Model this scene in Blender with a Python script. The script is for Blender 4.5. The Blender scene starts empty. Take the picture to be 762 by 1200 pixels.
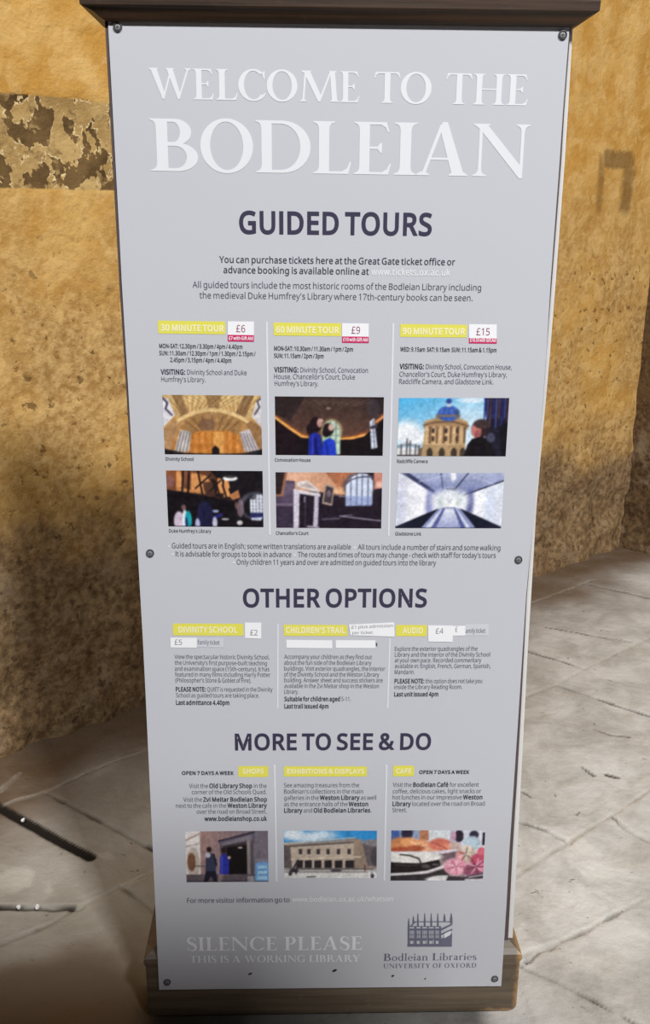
import bpy, math, random
import numpy as np
from mathutils import Vector, Matrix
from mathutils.geometry import tessellate_polygon, delaunay_2d_cdt

SC = bpy.context.scene
COL = SC.collection

# ---------------------------------------------------------------- camera, world, lights, exposure
GROUND = 0.075                      # the panel's lower edge hangs this far above the floor
CAM = np.array([-0.06539, -1.63606, 1.51122 + GROUND])
FPX = 1150.0                        # focal length in pixels of the 762 x 1200 frame
AX = np.array([[0.99961802, -0.02672535, 0.00704108],      # camera right
               [-0.00100463, -0.28973614, -0.95710603],    # camera down
               [0.02761905, 0.95673336, -0.28965231]])     # camera forward
cam = bpy.data.cameras.new('camera')
cam.sensor_fit = 'VERTICAL'
cam.sensor_height = 36.0
cam.lens = FPX / 1200.0 * 36.0
cam.clip_start = 0.01
cam_ob = bpy.data.objects.new('camera', cam)
COL.objects.link(cam_ob)
r, d, f = AX
cam_ob.matrix_world = Matrix(((r[0], -d[0], -f[0], CAM[0]), (r[1], -d[1], -f[1], CAM[1]),
                              (r[2], -d[2], -f[2], CAM[2]), (0, 0, 0, 1)))
SC.camera = cam_ob

SC.view_settings.view_transform = 'Standard'
SC.view_settings.look = 'None'
SC.view_settings.gamma = 1.0
SC.view_settings.use_curve_mapping = False
SC.view_settings.exposure = 0.0

world = bpy.data.worlds.new('world')
SC.world = world
world.use_nodes = True
bg = world.node_tree.nodes['Background']
bg.inputs['Color'].default_value = (0.80, 0.86, 1.0, 1)
bg.inputs['Strength'].default_value = 0.055


def area(name, loc, target, sx, sy, power, color, spread=180):
    l = bpy.data.lights.new(name, 'AREA')
    l.shape = 'RECTANGLE'
    l.size, l.size_y = sx, sy
    l.energy = power
    l.color = color
    l.spread = math.radians(spread)
    o = bpy.data.objects.new(name, l)
    COL.objects.link(o)
    o.location = loc
    o.rotation_euler = (Vector(target) - Vector(loc)).to_track_quat('-Z', 'Y').to_euler()
    return o


area('courtyard_daylight', (3.4, -7.0, 8.6), (0, 0.4, 0.9), 1.0, 1.0, 1180, (1.0, 0.99, 0.98))
area('added_wall_fill', (-2.4, -6.8, 8.3), (-0.6, 1.2, 0.6), 2.0, 0.6, 400, (0.98, 0.99, 1.0))  # added fill lamp, lifts the dark lower wall at left


# ---------------------------------------------------------------- helpers
def ray(px, py):
    return np.array([(px - 381) / FPX, (py - 600) / FPX, 1.0]) @ AX


def on_panel(px, py, y=0.0):
    """point of the upright plane y = const seen at a pixel of the photograph"""
    v = ray(px, py)
    return CAM + v * ((y - CAM[1]) / v[1])


def on_floor(px, py):
    v = ray(px, py)
    return CAM + v * (-CAM[2] / v[2])


def lin(c):
    c = np.asarray(c, float) / 255.0
    return np.where(c <= 0.04045, c / 12.92, ((c + 0.055) / 1.055) ** 2.4)


def rgba(c, k=1.0):
    return tuple(np.clip(lin(c) * k, 0, 1)) + (1.0,)


def smooth(a, b, x):
    t = np.clip((x - a) / (b - a), 0, 1)
    return t * t * (3 - 2 * t)


def vnoise(x, y, seed=0):
    xi, yi = np.floor(x).astype(np.int64), np.floor(y).astype(np.int64)
    xf, yf = x - xi, y - yi
    xf, yf = xf * xf * (3 - 2 * xf), yf * yf * (3 - 2 * yf)

    def h(i, j):
        n = (i * 374761393 + j * 668265263 + seed * 974634777) & 0x7fffffff
        n = ((n ^ (n >> 13)) * 1274126177) & 0x7fffffff
        return ((n ^ (n >> 16)) & 0xffff) / 65535.0
    return (h(xi, yi) * (1 - xf) + h(xi + 1, yi) * xf) * (1 - yf) + (h(xi, yi + 1) * (1 - xf) + h(xi + 1, yi + 1) * xf) * yf


def fbm(x, y, seed=0, oct=4):
    s, a, t = 0, 0.5, 0
    for k in range(oct):
        s = s + a * vnoise(x * 2 ** k, y * 2 ** k, seed + k * 17)
        t += a
        a *= 0.5
    return s / t


def link(name, me, mats, parent=None, smooth_faces=False):
    o = bpy.data.objects.new(name, me)
    COL.objects.link(o)
    for m in (mats if isinstance(mats, (list, tuple)) else [mats]):
        me.materials.append(m)
    if smooth_faces:
        me.polygons.foreach_set('use_smooth', [True] * len(me.polygons))
    if parent:
        o.parent = parent
    return o


def mesh(name, verts, faces, mats, parent=None, mat_ids=None, smooth_faces=False):
    me = bpy.data.meshes.new(name)
    me.from_pydata([tuple(v) for v in verts], [], faces)
    if mat_ids:
        me.polygons.foreach_set('material_index', mat_ids)
    me.update()
    return link(name, me, mats, parent, smooth_faces)


def empty(name, loc, label, cat):
    o = bpy.data.objects.new(name, None)
    COL.objects.link(o)
    o.location = loc
    o['label'] = label
    o['category'] = cat
    return o


# ---------------------------------------------------------------- materials
def new_mat(name):
    m = bpy.data.materials.new(name)
    m.use_nodes = True
    return m, m.node_tree.nodes, m.node_tree.links, m.node_tree.nodes['Principled BSDF']


def plain(name, col, rough=0.5, metal=0.0, var=0.06, scale=40, bump=0.0, spec=0.3):
    m, N, L, b = new_mat(name)
    tc = N.new('ShaderNodeTexCoord')
    n = N.new('ShaderNodeTexNoise')
    n.inputs['Scale'].default_value = scale
    n.inputs['Detail'].default_value = 5
    L.new(tc.outputs['Object'], n.inputs['Vector'])
    mx = N.new('ShaderNodeMix')
    mx.data_type = 'RGBA'
    c = np.array(col[:3])
    mx.inputs['A'].default_value = tuple(np.clip(c * (1 - var), 0, 1)) + (1,)
    mx.inputs['B'].default_value = tuple(np.clip(c * (1 + var), 0, 1)) + (1,)
    L.new(n.outputs['Fac'], mx.inputs['Factor'])
    L.new(mx.outputs['Result'], b.inputs['Base Color'])
    b.inputs['Roughness'].default_value = rough
    b.inputs['Metallic'].default_value = metal
    b.inputs['Specular IOR Level'].default_value = spec
    if bump:
        bp = N.new('ShaderNodeBump')
        bp.inputs['Strength'].default_value = bump
        bp.inputs['Distance'].default_value = 0.01
        L.new(n.outputs['Fac'], bp.inputs['Height'])
        L.new(bp.outputs['Normal'], b.inputs['Normal'])
    return m


class Graph:
    """small helper to write node maths as expressions"""
    def __init__(self, name):
        self.m, self.N, self.L, self.b = new_mat(name)
        self.tc = self.N.new('ShaderNodeTexCoord').outputs['Object']

    def sep(self):
        s = self.N.new('ShaderNodeSeparateXYZ')
        self.L.new(self.tc, s.inputs[0])
        return s.outputs

    def put(self, sock, v):
        if hasattr(v, 'is_linked') or isinstance(v, bpy.types.NodeSocket):
            self.L.new(v, sock)
        else:
            sock.default_value = v

    def math(self, op, a, b=0.0, c=0.0, clamp=False):
        n = self.N.new('ShaderNodeMath')
        n.operation = op
        n.use_clamp = clamp
        for i, v in enumerate((a, b, c)):
            self.put(n.inputs[i], v)
        return n.outputs[0]

    def noise(self, scale, detail=5, rough=0.55, stretch=None, offset=(0, 0, 0), dist=0.0):
        n = self.N.new('ShaderNodeTexNoise')
        mp = self.N.new('ShaderNodeMapping')
        self.L.new(self.tc, mp.inputs[0])
        mp.inputs['Location'].default_value = offset
        if stretch:
            mp.inputs['Scale'].default_value = stretch
        self.L.new(mp.outputs[0], n.inputs['Vector'])
        n.inputs['Scale'].default_value = scale
        n.inputs['Detail'].default_value = detail
        n.inputs['Roughness'].default_value = rough
        n.inputs['Distortion'].default_value = dist
        return n.outputs['Fac']

    def step(self, x, lo, hi, a=0.0, b=1.0):
        n = self.N.new('ShaderNodeMapRange')
        n.interpolation_type = 'SMOOTHSTEP'
        for k, v in zip(('Value', 'From Min', 'From Max', 'To Min', 'To Max'), (x, lo, hi, a, b)):
            self.put(n.inputs[k], v)
        return n.outputs[0]

    def mix(self, fac, a, b):
        n = self.N.new('ShaderNodeMix')
        n.data_type = 'RGBA'
        self.put(n.inputs['Factor'], fac)
        self.put(n.inputs['A'], a)
        self.put(n.inputs['B'], b)
        return n.outputs['Result']

    def attr(self, name):
        n = self.N.new('ShaderNodeAttribute')
        n.attribute_name = name
        return n.outputs['Fac']

    def done(self, col, rough=0.85, height=None, dist=0.01, strength=0.6, spec=0.2):
        self.put(self.b.inputs['Base Color'], col)
        self.put(self.b.inputs['Roughness'], rough)
        self.b.inputs['Specular IOR Level'].default_value = spec
        if height is not None:
            bp = self.N.new('ShaderNodeBump')
            bp.inputs['Strength'].default_value = strength
            bp.inputs['Distance'].default_value = dist
            self.L.new(height, bp.inputs['Height'])
            self.L.new(bp.outputs['Normal'], self.b.inputs['Normal'])
        return self.m


def wall_material(main=True):
    """ochre limewash over rough stone, worn away towards the foot of the wall"""
    g = Graph('limewashed_stone' if main else 'bare_dark_stone')
    s, _, z = g.sep()
    big = g.noise(2.2, 5)
    mid = g.noise(7, 6, 0.6, offset=(3, 1, 5))
    fine = g.noise(38, 8, 0.65, offset=(9, 2, 1))
    spots = g.noise(30, 5, 0.62, offset=(1, 7, 3), dist=0.15)
    flat = g.noise(13, 1.5, 0.4, offset=(5, 5, 0), dist=0.6)
    if main:
        c = g.mix(g.step(mid, 0.36, 0.64), rgba((196, 146, 70)), rgba((214, 172, 102)))
        up = g.step(z, 1.2, 1.9)
        worn = g.mix(g.step(fine, 0.36, 0.66), rgba((166, 126, 72)), rgba((206, 170, 112)))
        c = g.mix(g.math('MULTIPLY', g.step(big, 0.35, 0.6), g.math('SUBTRACT', 1.0, up)), c, worn)
        c = g.mix(g.math('MULTIPLY', g.step(flat, 0.55, 0.61), 0.38), c, rgba((224, 186, 122)))
        # the stripe where the coat has flaked off
        band = g.math('MULTIPLY', g.step(g.math('ADD', z, g.math('MULTIPLY', mid, 0.012)), 1.653, 1.659),
                      g.step(g.math('ADD', z, g.math('MULTIPLY', mid, 0.03)), 1.905, 1.897))
        band = g.math('MULTIPLY', band, g.step(s, 1.7, 1.3))
        flakes = g.noise(13, 4.5, 0.55, stretch=(1.2, 1, 0.85), offset=(2.4, 0, 1.3), dist=0.25)
        bare = g.mix(g.step(mid, 0.35, 0.65), rgba((82, 62, 38)), rgba((122, 96, 60)))
        paint = g.mix(g.step(mid, 0.4, 0.62), rgba((168, 136, 84)), rgba((196, 164, 108)))
        fl = g.mix(g.step(flakes, 0.485, 0.495), bare, paint)
        fl = g.mix(g.math('MULTIPLY', g.step(g.noise(21, 4, 0.6, offset=(7, 3, 2)), 0.56, 0.59), 0.7), fl, g.mix(g.step(fine, 0.4, 0.6), rgba((120, 94, 58)), rgba((186, 156, 104))))
        edge = g.math('MULTIPLY', g.step(flakes, 0.487, 0.494), g.step(flakes, 0.520, 0.508))
        edge = g.math('MULTIPLY', edge, g.step(spots, 0.48, 0.58))
        fl = g.mix(edge, fl, rgba((226, 202, 152)))
        c = g.mix(band, c, fl)
        # pits and scars
        pit = g.math('MULTIPLY', g.step(spots, 0.59, 0.66), g.step(z, 1.62, 1.3, 0.12, 1.0))
        c = g.mix(g.math('MULTIPLY', pit, 0.75), c, rgba((98, 70, 38)))
        # the lower wall: coat gone, brown damp stone (edge falls towards the far corner)
        edge_z = g.math('ADD', g.math('MULTIPLY', s, -0.05), 0.66)
        t = g.math('SUBTRACT', g.math('ADD', z, g.math('MULTIPLY', g.math('SUBTRACT', big, 0.5), 0.55)), edge_z)
        t = g.math('ADD', t, g.math('MULTIPLY', g.math('SUBTRACT', mid, 0.5), 0.4))
        low = g.step(t, 0.17, -0.12)
        stone = g.mix(g.step(fine, 0.35, 0.68), rgba((98, 78, 57)), rgba((156, 130, 98)))
        stone = g.mix(g.math('MULTIPLY', g.step(mid, 0.52, 0.68), 0.6), stone, rgba((152, 134, 112)))
        stone = g.mix(g.math('MULTIPLY', g.step(big, 0.5, 0.62), 0.45), stone, rgba((96, 70, 46)))
        stone = g.mix(g.math('MULTIPLY', g.step(spots, 0.56, 0.64), 0.6), stone, rgba((62, 46, 32)))
        c = g.mix(g.math('MULTIPLY', low, 0.92), c, stone)
        # scar of an old fitting near the far corner: dark bar with two runs below it
        zz = g.math('ADD', z, g.math('MULTIPLY', g.math('SUBTRACT', fine, 0.5), 0.05))
        ss = g.math('ADD', s, g.math('MULTIPLY', g.math('SUBTRACT', mid, 0.5), 0.08))
        bar = g.math('MULTIPLY', g.math('MULTIPLY', g.step(zz, 1.775, 1.80), g.step(zz, 1.875, 1.85)),
                     g.math('MULTIPLY', g.step(ss, 2.80, 2.83), g.step(ss, 3.03, 3.00)))
        runs = g.math('ADD',
                      g.math('MULTIPLY', g.step(g.math('ABSOLUTE', g.math('SUBTRACT', ss, 2.80)), 0.035, 0.008), 0.7),
                      g.math('MULTIPLY', g.step(g.math('ABSOLUTE', g.math('SUBTRACT', ss, 3.0)), 0.06, 0.02), 0.9))
        runs = g.math('MULTIPLY', runs, g.math('MULTIPLY', g.step(zz, 1.58, 1.63), g.step(zz, 1.86, 1.82)))
        scar = g.math('MULTIPLY', g.math('MAXIMUM', bar, runs, clamp=True), 0.62)
        c = g.mix(scar, c, rgba((84, 58, 34)))
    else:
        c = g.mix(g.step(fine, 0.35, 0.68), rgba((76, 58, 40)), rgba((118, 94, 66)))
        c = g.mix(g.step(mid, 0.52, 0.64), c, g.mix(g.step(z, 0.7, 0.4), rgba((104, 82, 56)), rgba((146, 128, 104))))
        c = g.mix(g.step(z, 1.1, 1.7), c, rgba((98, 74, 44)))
    h = g.math('ADD', g.math('MULTIPLY', fine, 0.6), g.math('ADD', g.math('MULTIPLY', mid, 0.7), g.math('MULTIPLY', spots, -0.5)))
    return g.done(c, 0.9, h, 0.02, 0.55, 0.15)


def floor_material():
    g = Graph('worn_flagstone')
    big = g.noise(1.7, 4, offset=(2, 3, 0))
    mid = g.noise(6.5, 6, 0.6, offset=(1, 8, 0), dist=0.4)
    fine = g.noise(45, 8, 0.65)
    tint = g.attr('stone_tint')
    dirt_and_shade = g.attr('dirt_and_shade')
    joint = g.attr('joint')
    c = g.mix(g.step(mid, 0.36, 0.64), rgba((192, 190, 185)), rgba((228, 227, 224)))
    cloud = g.noise(3.1, 7, 0.68, offset=(3, 9, 0), dist=0.6)
    c = g.mix(g.math('MULTIPLY', g.step(cloud, 0.50, 0.66), 0.5), c, rgba((180, 175, 166)))
    c = g.mix(g.math('MULTIPLY', g.step(fine, 0.4, 0.68), 0.35), c, rgba((222, 220, 214)))
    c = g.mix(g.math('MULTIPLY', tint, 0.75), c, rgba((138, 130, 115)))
    wear = g.step(g.noise(4.5, 3, 0.5, offset=(4, 4, 0), dist=1.2), 0.58, 0.68)
    c = g.mix(g.math('MULTIPLY', wear, 0.3), c, rgba((230, 226, 215)))
    c = g.mix(g.math('MULTIPLY', dirt_and_shade, g.step(mid, 0.1, 0.6, 0.8, 1.0)), c, rgba((104, 84, 64)))  # grime along the wall foot, plus shade painted at the front left
    pits = g.step(g.noise(30, 3, 0.6, offset=(6, 1, 0), dist=0.7), 0.68, 0.73)
    c = g.mix(g.math('MULTIPLY', pits, 0.5), c, rgba((96, 88, 76)))
    c = g.mix(joint, c, rgba((62, 54, 44)))
    c = g.mix(g.attr('mortar'), c, rgba((208, 200, 186)))
    c = g.mix(g.attr('joint_and_shade'), c, rgba((30, 25, 20)))  # black joint, plus painted shade in the slot and before the plinth
    h = g.math('ADD', g.math('MULTIPLY', fine, 0.5), g.math('SUBTRACT', mid, g.math('MULTIPLY', pits, 0.4)))
    h = g.math('ADD', h, g.math('MULTIPLY', cloud, 0.8))
    return g.done(c, 0.8, h, 0.010, 0.6, 0.25)


def wood_material(name, dark, light, scale=1.0, rust=False):
    g = Graph(name)
    x, _, z = g.sep()
    grain = g.noise(9 * scale, 6, 0.6, stretch=(0.25, 6, 6))
    fine = g.noise(60, 5)
    c = g.mix(g.step(grain, 0.3, 0.7), dark, light)
    c = g.mix(g.math('MULTIPLY', g.step(fine, 0.58, 0.7), 0.35), c, light)
    if rust:   # the varnish has worn to orange wood along the right and lower edges
        e = g.step(g.math('ADD', x, g.math('MULTIPLY', fine, 0.022)), 0.386, 0.402)
        e2 = g.math('MULTIPLY', g.step(g.math('ADD', z, g.math('MULTIPLY', fine, 0.03)), 0.032, 0.014), g.step(x, 0.26, 0.38))
        c = g.mix(g.math('MULTIPLY', g.math('MAXIMUM', e, e2), 0.8), c, rgba((190, 146, 92)))
    return g.done(c, 0.45, grain, 0.002, 0.4, 0.45)


M_WALL = wall_material(True)
M_WALL2 = wall_material(False)
M_FLOOR = floor_material()
M_CAP = wood_material('dark_oak', rgba((36, 24, 15)), rgba((72, 51, 34)))
M_BASE = wood_material('worn_dark_wood', rgba((84, 72, 58)), rgba((112, 98, 82)), rust=True)
M_POST = plain('stained_timber', rgba((86, 74, 72)), 0.6, scale=18, var=0.2)
PAN = np.array([0.545, 0.556, 0.600])
M_PANEL = plain('satin_grey_panel', PAN, 0.5, var=0.012, scale=3, spec=0.2)
M_WHITE = plain('white_board', (0.70, 0.695, 0.69, 1), 0.45, var=0.03)


def ink(name, c):
    return plain(name, rgba(c), 0.45, var=0.02, spec=0.3)


I_WHITE = ink('white_print', (226, 228, 232))
I_NAVY = ink('navy_print', (62, 58, 80))
I_TEXT = ink('grey_print', (84, 84, 100))
I_SMALL = ink('small_grey_print', (92, 92, 110))
I_BOLD = ink('dark_print', (60, 60, 76))
I_YELLOW = ink('yellow_print', (226, 220, 92))
I_CREAM = ink('cream_print', (243, 238, 200))
I_PINK = ink('magenta_print', (204, 44, 104))
I_PRICE = ink('plum_print', (140, 60, 92))
I_PAPER = ink('white_paper', (240, 241, 244))
I_STRIP = ink('pale_grey_paper', (206, 208, 216))
I_PENCIL = ink('pencil_print', (128, 128, 136))
I_RULE = ink('pale_rule', (222, 225, 232))
I_LOGO = ink('slate_print', (108, 108, 128))
I_BLACK = ink('black_spot', (40, 38, 42))
M_SCREW = plain('steel_screw', (0.30, 0.30, 0.31, 1), 0.5, metal=0.15, var=0.2, scale=200)
M_RING = plain('dark_washer', (0.085, 0.085, 0.095, 1), 0.5, metal=0.2)


# ---------------------------------------------------------------- the setting
WA = np.array([on_floor(0, 880)[0], on_floor(0, 880)[1]])
WD = np.array([0.79242, 0.60998])
S_CORNER = 3.235


def grid_mesh(name, X, Y, Z, mat, attrs=None):
    h, w = X.shape
    me = bpy.data.meshes.new(name)
    v = np.stack([X, Y, Z], -1).reshape(-1, 3)
    i = np.arange(h * w).reshape(h, w)
    q = np.stack([i[:-1, :-1], i[:-1, 1:], i[1:, 1:], i[1:, :-1]], -1).reshape(-1, 4)
    me.from_pydata(v.tolist(), [], q.tolist())
    for k, a in (attrs or {}).items():
        at = me.attributes.new(k, 'FLOAT', 'POINT')
        at.data.foreach_set('value', np.ascontiguousarray(a.reshape(-1), dtype=np.float32))
    me.update()
    o = link(name, me, mat, smooth_faces=True)
    o['kind'] = 'structure'
    return o


def rough_wall(name, s0, s1, h, origin, direction, mat, seed, lower_edge):
    s = np.arange(s0, s1 + 0.001, 0.018)
    z = np.concatenate([np.arange(-0.04, 2.2, 0.018), np.linspace(2.2, h, 24)])
    S, Z = np.meshgrid(s, z)
    low = smooth(0.9, 0.1, Z)
    D = (fbm(S * 1.6, Z * 1.6, seed) - 0.5) * 0.03 + (fbm(S * 9, Z * 9, seed + 5, 5) - 0.5) * (0.012 + 0.05 * low)
    # rubble spills a little at the foot of the wall
    D = D + 0.05 * smooth(0.16, 0.0, Z) * fbm(S * 5, Z * 3, seed + 9)
    if lower_edge:   # the flaked stripe lies a few millimetres back
        D = D - 0.006 * smooth(1.65, 1.66, Z) * smooth(1.89, 1.88, Z) * smooth(1.5, 1.3, S)
    o = grid_mesh(name, S, -D, Z, mat)
    o.location = (origin[0], origin[1], 0)
    o.rotation_euler = (0, 0, math.atan2(direction[1], direction[0]))
    return o


rough_wall('wall_back', -1.6, S_CORNER + 0.05, 3.4, WA, WD, M_WALL, 3, True)
CORNER = WA + WD * S_CORNER
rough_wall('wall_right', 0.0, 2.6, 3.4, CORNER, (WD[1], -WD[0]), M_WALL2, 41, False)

# unseen wall added behind the camera to shade panel and floor at lower left
SHADE_WALL_X, SHADE_WALL_Z = 1.0, 2.66
rough_wall('wall_added_shade', 0.0, SHADE_WALL_X + 3.0, SHADE_WALL_Z, (SHADE_WALL_X, -2.0), (-1.0, 0.0), M_WALL2, 63, False)

# joints between the flagstones, as lines on the floor: (points, half width, depth, pale mortar)
JOINTS = [
    ([(0, 943), (52, 926), (110, 901), (165, 880), (420, 783), (622, 706), (670, 690), (697, 679)], 0.005, 0.007, 0.3),
    ([(52, 926), (110, 957), (177, 992), (300, 1063)], 0.006, 0.008, 0.0),
    ([(-40, 1061), (0, 1062), (92, 1061)], 0.010, 0.013, 0.0),
    ([(92, 1061), (177, 1022), (400, 921), (618, 817), (653, 803), (686, 784), (728, 763), (762, 748), (830, 715)], 0.005, 0.005, 0.5),
    ([(-30, 1114), (0, 1105), (60, 1080), (92, 1061)], 0.005, 0.006, 0.2),
    ([(142, 1038), (160, 1050), (177, 1063), (240, 1110)], 0.004, 0.005, 0.0),
    ([(400, 1150), (610, 1021), (667, 985), (740, 940), (790, 905)], 0.005, 0.005, 0.5),
    ([(560, 944), (610, 962), (640, 972), (667, 985)], 0.006, 0.009, 0.0),
    ([(716, 952), (735, 970), (762, 985), (800, 1010)], 0.005, 0.007, 0.0),
    ([(653, 803), (705, 820), (762, 838), (830, 858)], 0.006, 0.010, 0.0),
    ([(590, 754), (623, 764), (650, 772), (686, 784)], 0.006, 0.009, 0.0),
    ([(608, 1120), (625, 1112), (650, 1105), (690, 1088), (745, 1058), (800, 1030)], 0.005, 0.008, 0.3),
    ([(600, 1122), (613, 1131), (650, 1147), (680, 1163), (720, 1185), (770, 1212)], 0.005, 0.007, 0.1),
    ([(692, 685), (735, 694), (775, 703)], 0.008, 0.012, 0.0),
    ([(640, 735), (675, 741), (705, 746), (740, 752)], 0.003, 0.004, 0.0),
    ([(697, 854), (715, 860), (737, 862)], 0.003, 0.004, 0.3),
    ([(681, 896), (696, 906)], 0.004, 0.006, 0.0),
    ([(710, 905), (725, 909)], 0.004, 0.005, 0.0),
    ([(613, 927), (623, 933)], 0.006, 0.008, 0.0),
    ([(616, 1125), (632, 1112), (650, 1108)], 0.006, 0.010, 0.0),
    ([(0, 925), (22, 905)], 0.004, 0.005, 0.4),
]
SLOT = [(-30, 928), (0, 945), (60, 979), (106, 1003)]          # the open drain slot on the left


def seg_dist(X, Y, pts):
    D = np.full(X.shape, 9.0)
    P = [on_floor(*p)[:2] for p in pts]
    for a, b in zip(P[:-1], P[1:]):
        v = b - a
        t = np.clip(((X - a[0]) * v[0] + (Y - a[1]) * v[1]) / (v @ v), 0, 1)
        D = np.minimum(D, np.hypot(X - a[0] - t * v[0], Y - a[1] - t * v[1]))
    return D


def axis(lo, a, b, c, hi):
    return np.concatenate([np.linspace(lo, a, 14)[:-1], np.arange(a, b, 0.0065), np.arange(b, c, 0.009), np.linspace(c, hi, 12)])


fx = axis(-3.2, -1.0, 1.05, 1.75, 4.2)
fy = axis(-3.6, -0.1, 1.15, 3.0, 4.2)
FX, FY = np.meshgrid(fx, fy)
wob = (fbm(FX * 22, FY * 22, 8) - 0.5) * 0.016
height = (fbm(FX * 1.3, FY * 1.3, 2) - 0.5) * 0.012 + (fbm(FX * 9, FY * 9, 4, 5) - 0.5) * 0.010
joint = np.zeros_like(FX)
mortar = np.zeros_like(FX)
for pts, hw, depth, pale in JOINTS:
    hw, depth = max(hw * 0.75, 0.0042), depth * 0.9 * (1 - 0.8 * pale)
    D = np.abs(seg_dist(FX, FY, pts) + wob * 0.7)
    k = smooth(hw * 1.6, hw * 0.4, D)
    gap = 0.35 + 0.65 * smooth(0.35, 0.6, fbm(FX * 14, FY * 14, int(hw * 1e4)))
    height -= depth * k
    joint = np.maximum(joint, k * gap * (1 - pale) * 0.9)
    mortar = np.maximum(mortar, smooth(hw * 3.2, hw, D) * pale * gap)
D = seg_dist(FX, FY, SLOT) + wob * 0.25
k = smooth(0.0155, 0.0095, D)
height -= 0.005 * k
joint_and_shade = smooth(0.020, 0.0145, D)  # shade of the slot's depth painted near black; the recess is shallow
D = np.abs(seg_dist(FX, FY, [(-30, 1060), (0, 1062), (60, 1063), (84, 1061)]) + wob * 0.6)
joint_and_shade = np.maximum(joint_and_shade, 0.9 * smooth(0.0105, 0.0055, D))
foot_d = np.hypot(np.maximum(np.maximum(-0.36 - FX, FX - 0.30), 0), np.maximum(-0.012 - FY, 0))  # contact shade along the plinth's front, painted into the floor colour
joint_and_shade = np.maximum(joint_and_shade, 0.78 * smooth(0.05, 0.0, foot_d + (fbm(FX * 14, FY * 14, 19) - 0.5) * 0.03) * (FY < 0.1))
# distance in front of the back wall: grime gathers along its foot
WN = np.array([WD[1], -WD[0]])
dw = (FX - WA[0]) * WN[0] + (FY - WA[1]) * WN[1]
dirt_and_shade = smooth(0.62, 0.12, dw + (fbm(FX * 3, FY * 3, 31) - 0.5) * 0.45)
# front-left shade painted brown into the flags beside the plinth's left end
front_shade = np.hypot((FX + 0.66) / 0.50, (FY + 0.16) / 0.34) + (fbm(FX * 4, FY * 4, 51) - 0.5) * 0.5
dirt_and_shade = np.maximum(dirt_and_shade, 0.72 * smooth(1.15, 0.85, front_shade))
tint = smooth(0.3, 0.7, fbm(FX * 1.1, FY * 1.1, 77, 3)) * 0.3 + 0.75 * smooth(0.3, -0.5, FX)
sunk = smooth(0.02, 0.0, np.maximum(np.abs(FX - 0.006) - 0.40, np.abs(FY - 0.10) - 0.13))
height = height * (1 - sunk) - 0.003 * sunk - 0.002
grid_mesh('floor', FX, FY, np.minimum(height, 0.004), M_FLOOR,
          {'joint_and_shade': joint_and_shade, 'joint': joint, 'mortar': mortar * (1 - joint), 'dirt_and_shade': dirt_and_shade, 'stone_tint': np.clip(tint, 0, 1)})


# ---------------------------------------------------------------- the information stand
STAND = empty('sign_stand', (0, 0, 0), 'tall grey information panel on a dark wooden stand, welcoming visitors to the library', 'sign')


def G(p):                     # panel heights are measured from its lower edge
    return p


def loft(name, levels, mats, y_mid, seg=0, parent=STAND):
    """stack of rectangles (z, x0, x1, depth in front, depth behind) joined into one moulding"""
    V, F = [], []
    for z, x0, x1, yf, yb in levels:
        V += [(x0, yf, z), (x1, yf, z), (x1, yb, z), (x0, yb, z)]
    n = len(levels)
    for i in range(n - 1):
        for j in range(4):
            a, b = i * 4 + j, i * 4 + (j + 1) % 4
            F.append((a, b, b + 4, a + 4))
    F.append((3, 2, 1, 0))
    F.append(tuple((n - 1) * 4 + j for j in range(4)))
    return mesh(name, V, F, mats, parent)


# plinth: rounded lower edge, sloping shoulder
BX0, BX1 = -0.374, 0.387
lv = []
for a in range(0, 91, 15):
    t = math.radians(a)
    i = 0.022 * (1 - math.sin(t))
    lv.append((0.022 * (1 - math.cos(t)), BX0 + i, BX1 - i, 0.006 + i * 0.3, 0.19 - i * 0.3))
lv += [(0.128, BX0, BX1, 0.006, 0.19), (0.138, BX0 - 0.004, BX1 + 0.004, 0.004, 0.192), (0.147, BX0 - 0.003, BX1 + 0.003, 0.005, 0.191),
       (0.156, BX0 + 0.008, BX1 - 0.008, 0.014, 0.182), (0.176, BX0 + 0.036, BX1 - 0.030, 0.03, 0.165)]
loft('plinth', lv, M_BASE, 0)

# moulded cap: cove below, square edge above
TOP = on_panel(400, 24)[2]
cap = []
for k, (dz, ov) in enumerate([(0.0, 0.003), (0.003, 0.010), (0.006, 0.014), (0.010, 0.018), (0.013, 0.023), (0.016, 0.030), (0.018, 0.036),
                              (0.020, 0.0385), (0.034, 0.039), (0.038, 0.037), (0.040, 0.032)]):
    cap.append((TOP + dz - 0.0055, -0.349 - ov, 0.350 + ov, -0.005 - ov * 0.4, 0.125 + ov))
loft('cap', cap, M_CAP, 0)

# inner timber frame and rear board
FRONT_R = [(667.8, 29.9), (660, 130), (656, 190), (650, 270), (645.5, 330), (640.8, 410), (636.5, 470), (633, 510), (628.8, 570), (626, 600),
           (616.7, 700), (612.8, 760), (607, 850), (603, 910), (597, 1000), (593.8, 1060), (587.6, 1155.6)]
FRONT_L = [(126.2, 18.9), (139.7, 270), (142.7, 330), (150, 450), (153.3, 510), (161.7, 650), (167.5, 750), (170.5, 810), (178.4, 980), (186.5, 1159.9)]
BACK_R = [(671.8, 28), (665.8, 130), (662, 190), (655.8, 270), (651.5, 330), (645, 410), (639.8, 470), (636, 510), (631, 570), (628.5, 600),
          (622.6, 700), (618.8, 760), (614.2, 850), (611, 910), (606.2, 1000), (602.8, 1060), (601, 1099)]
BACK_L = [(122.6, 18), (136.5, 270), (139.8, 330), (147.6, 450), (151.2, 510), (161.5, 650), (168, 750), (171.5, 810), (181, 1000), (190, 1110)]


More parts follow.
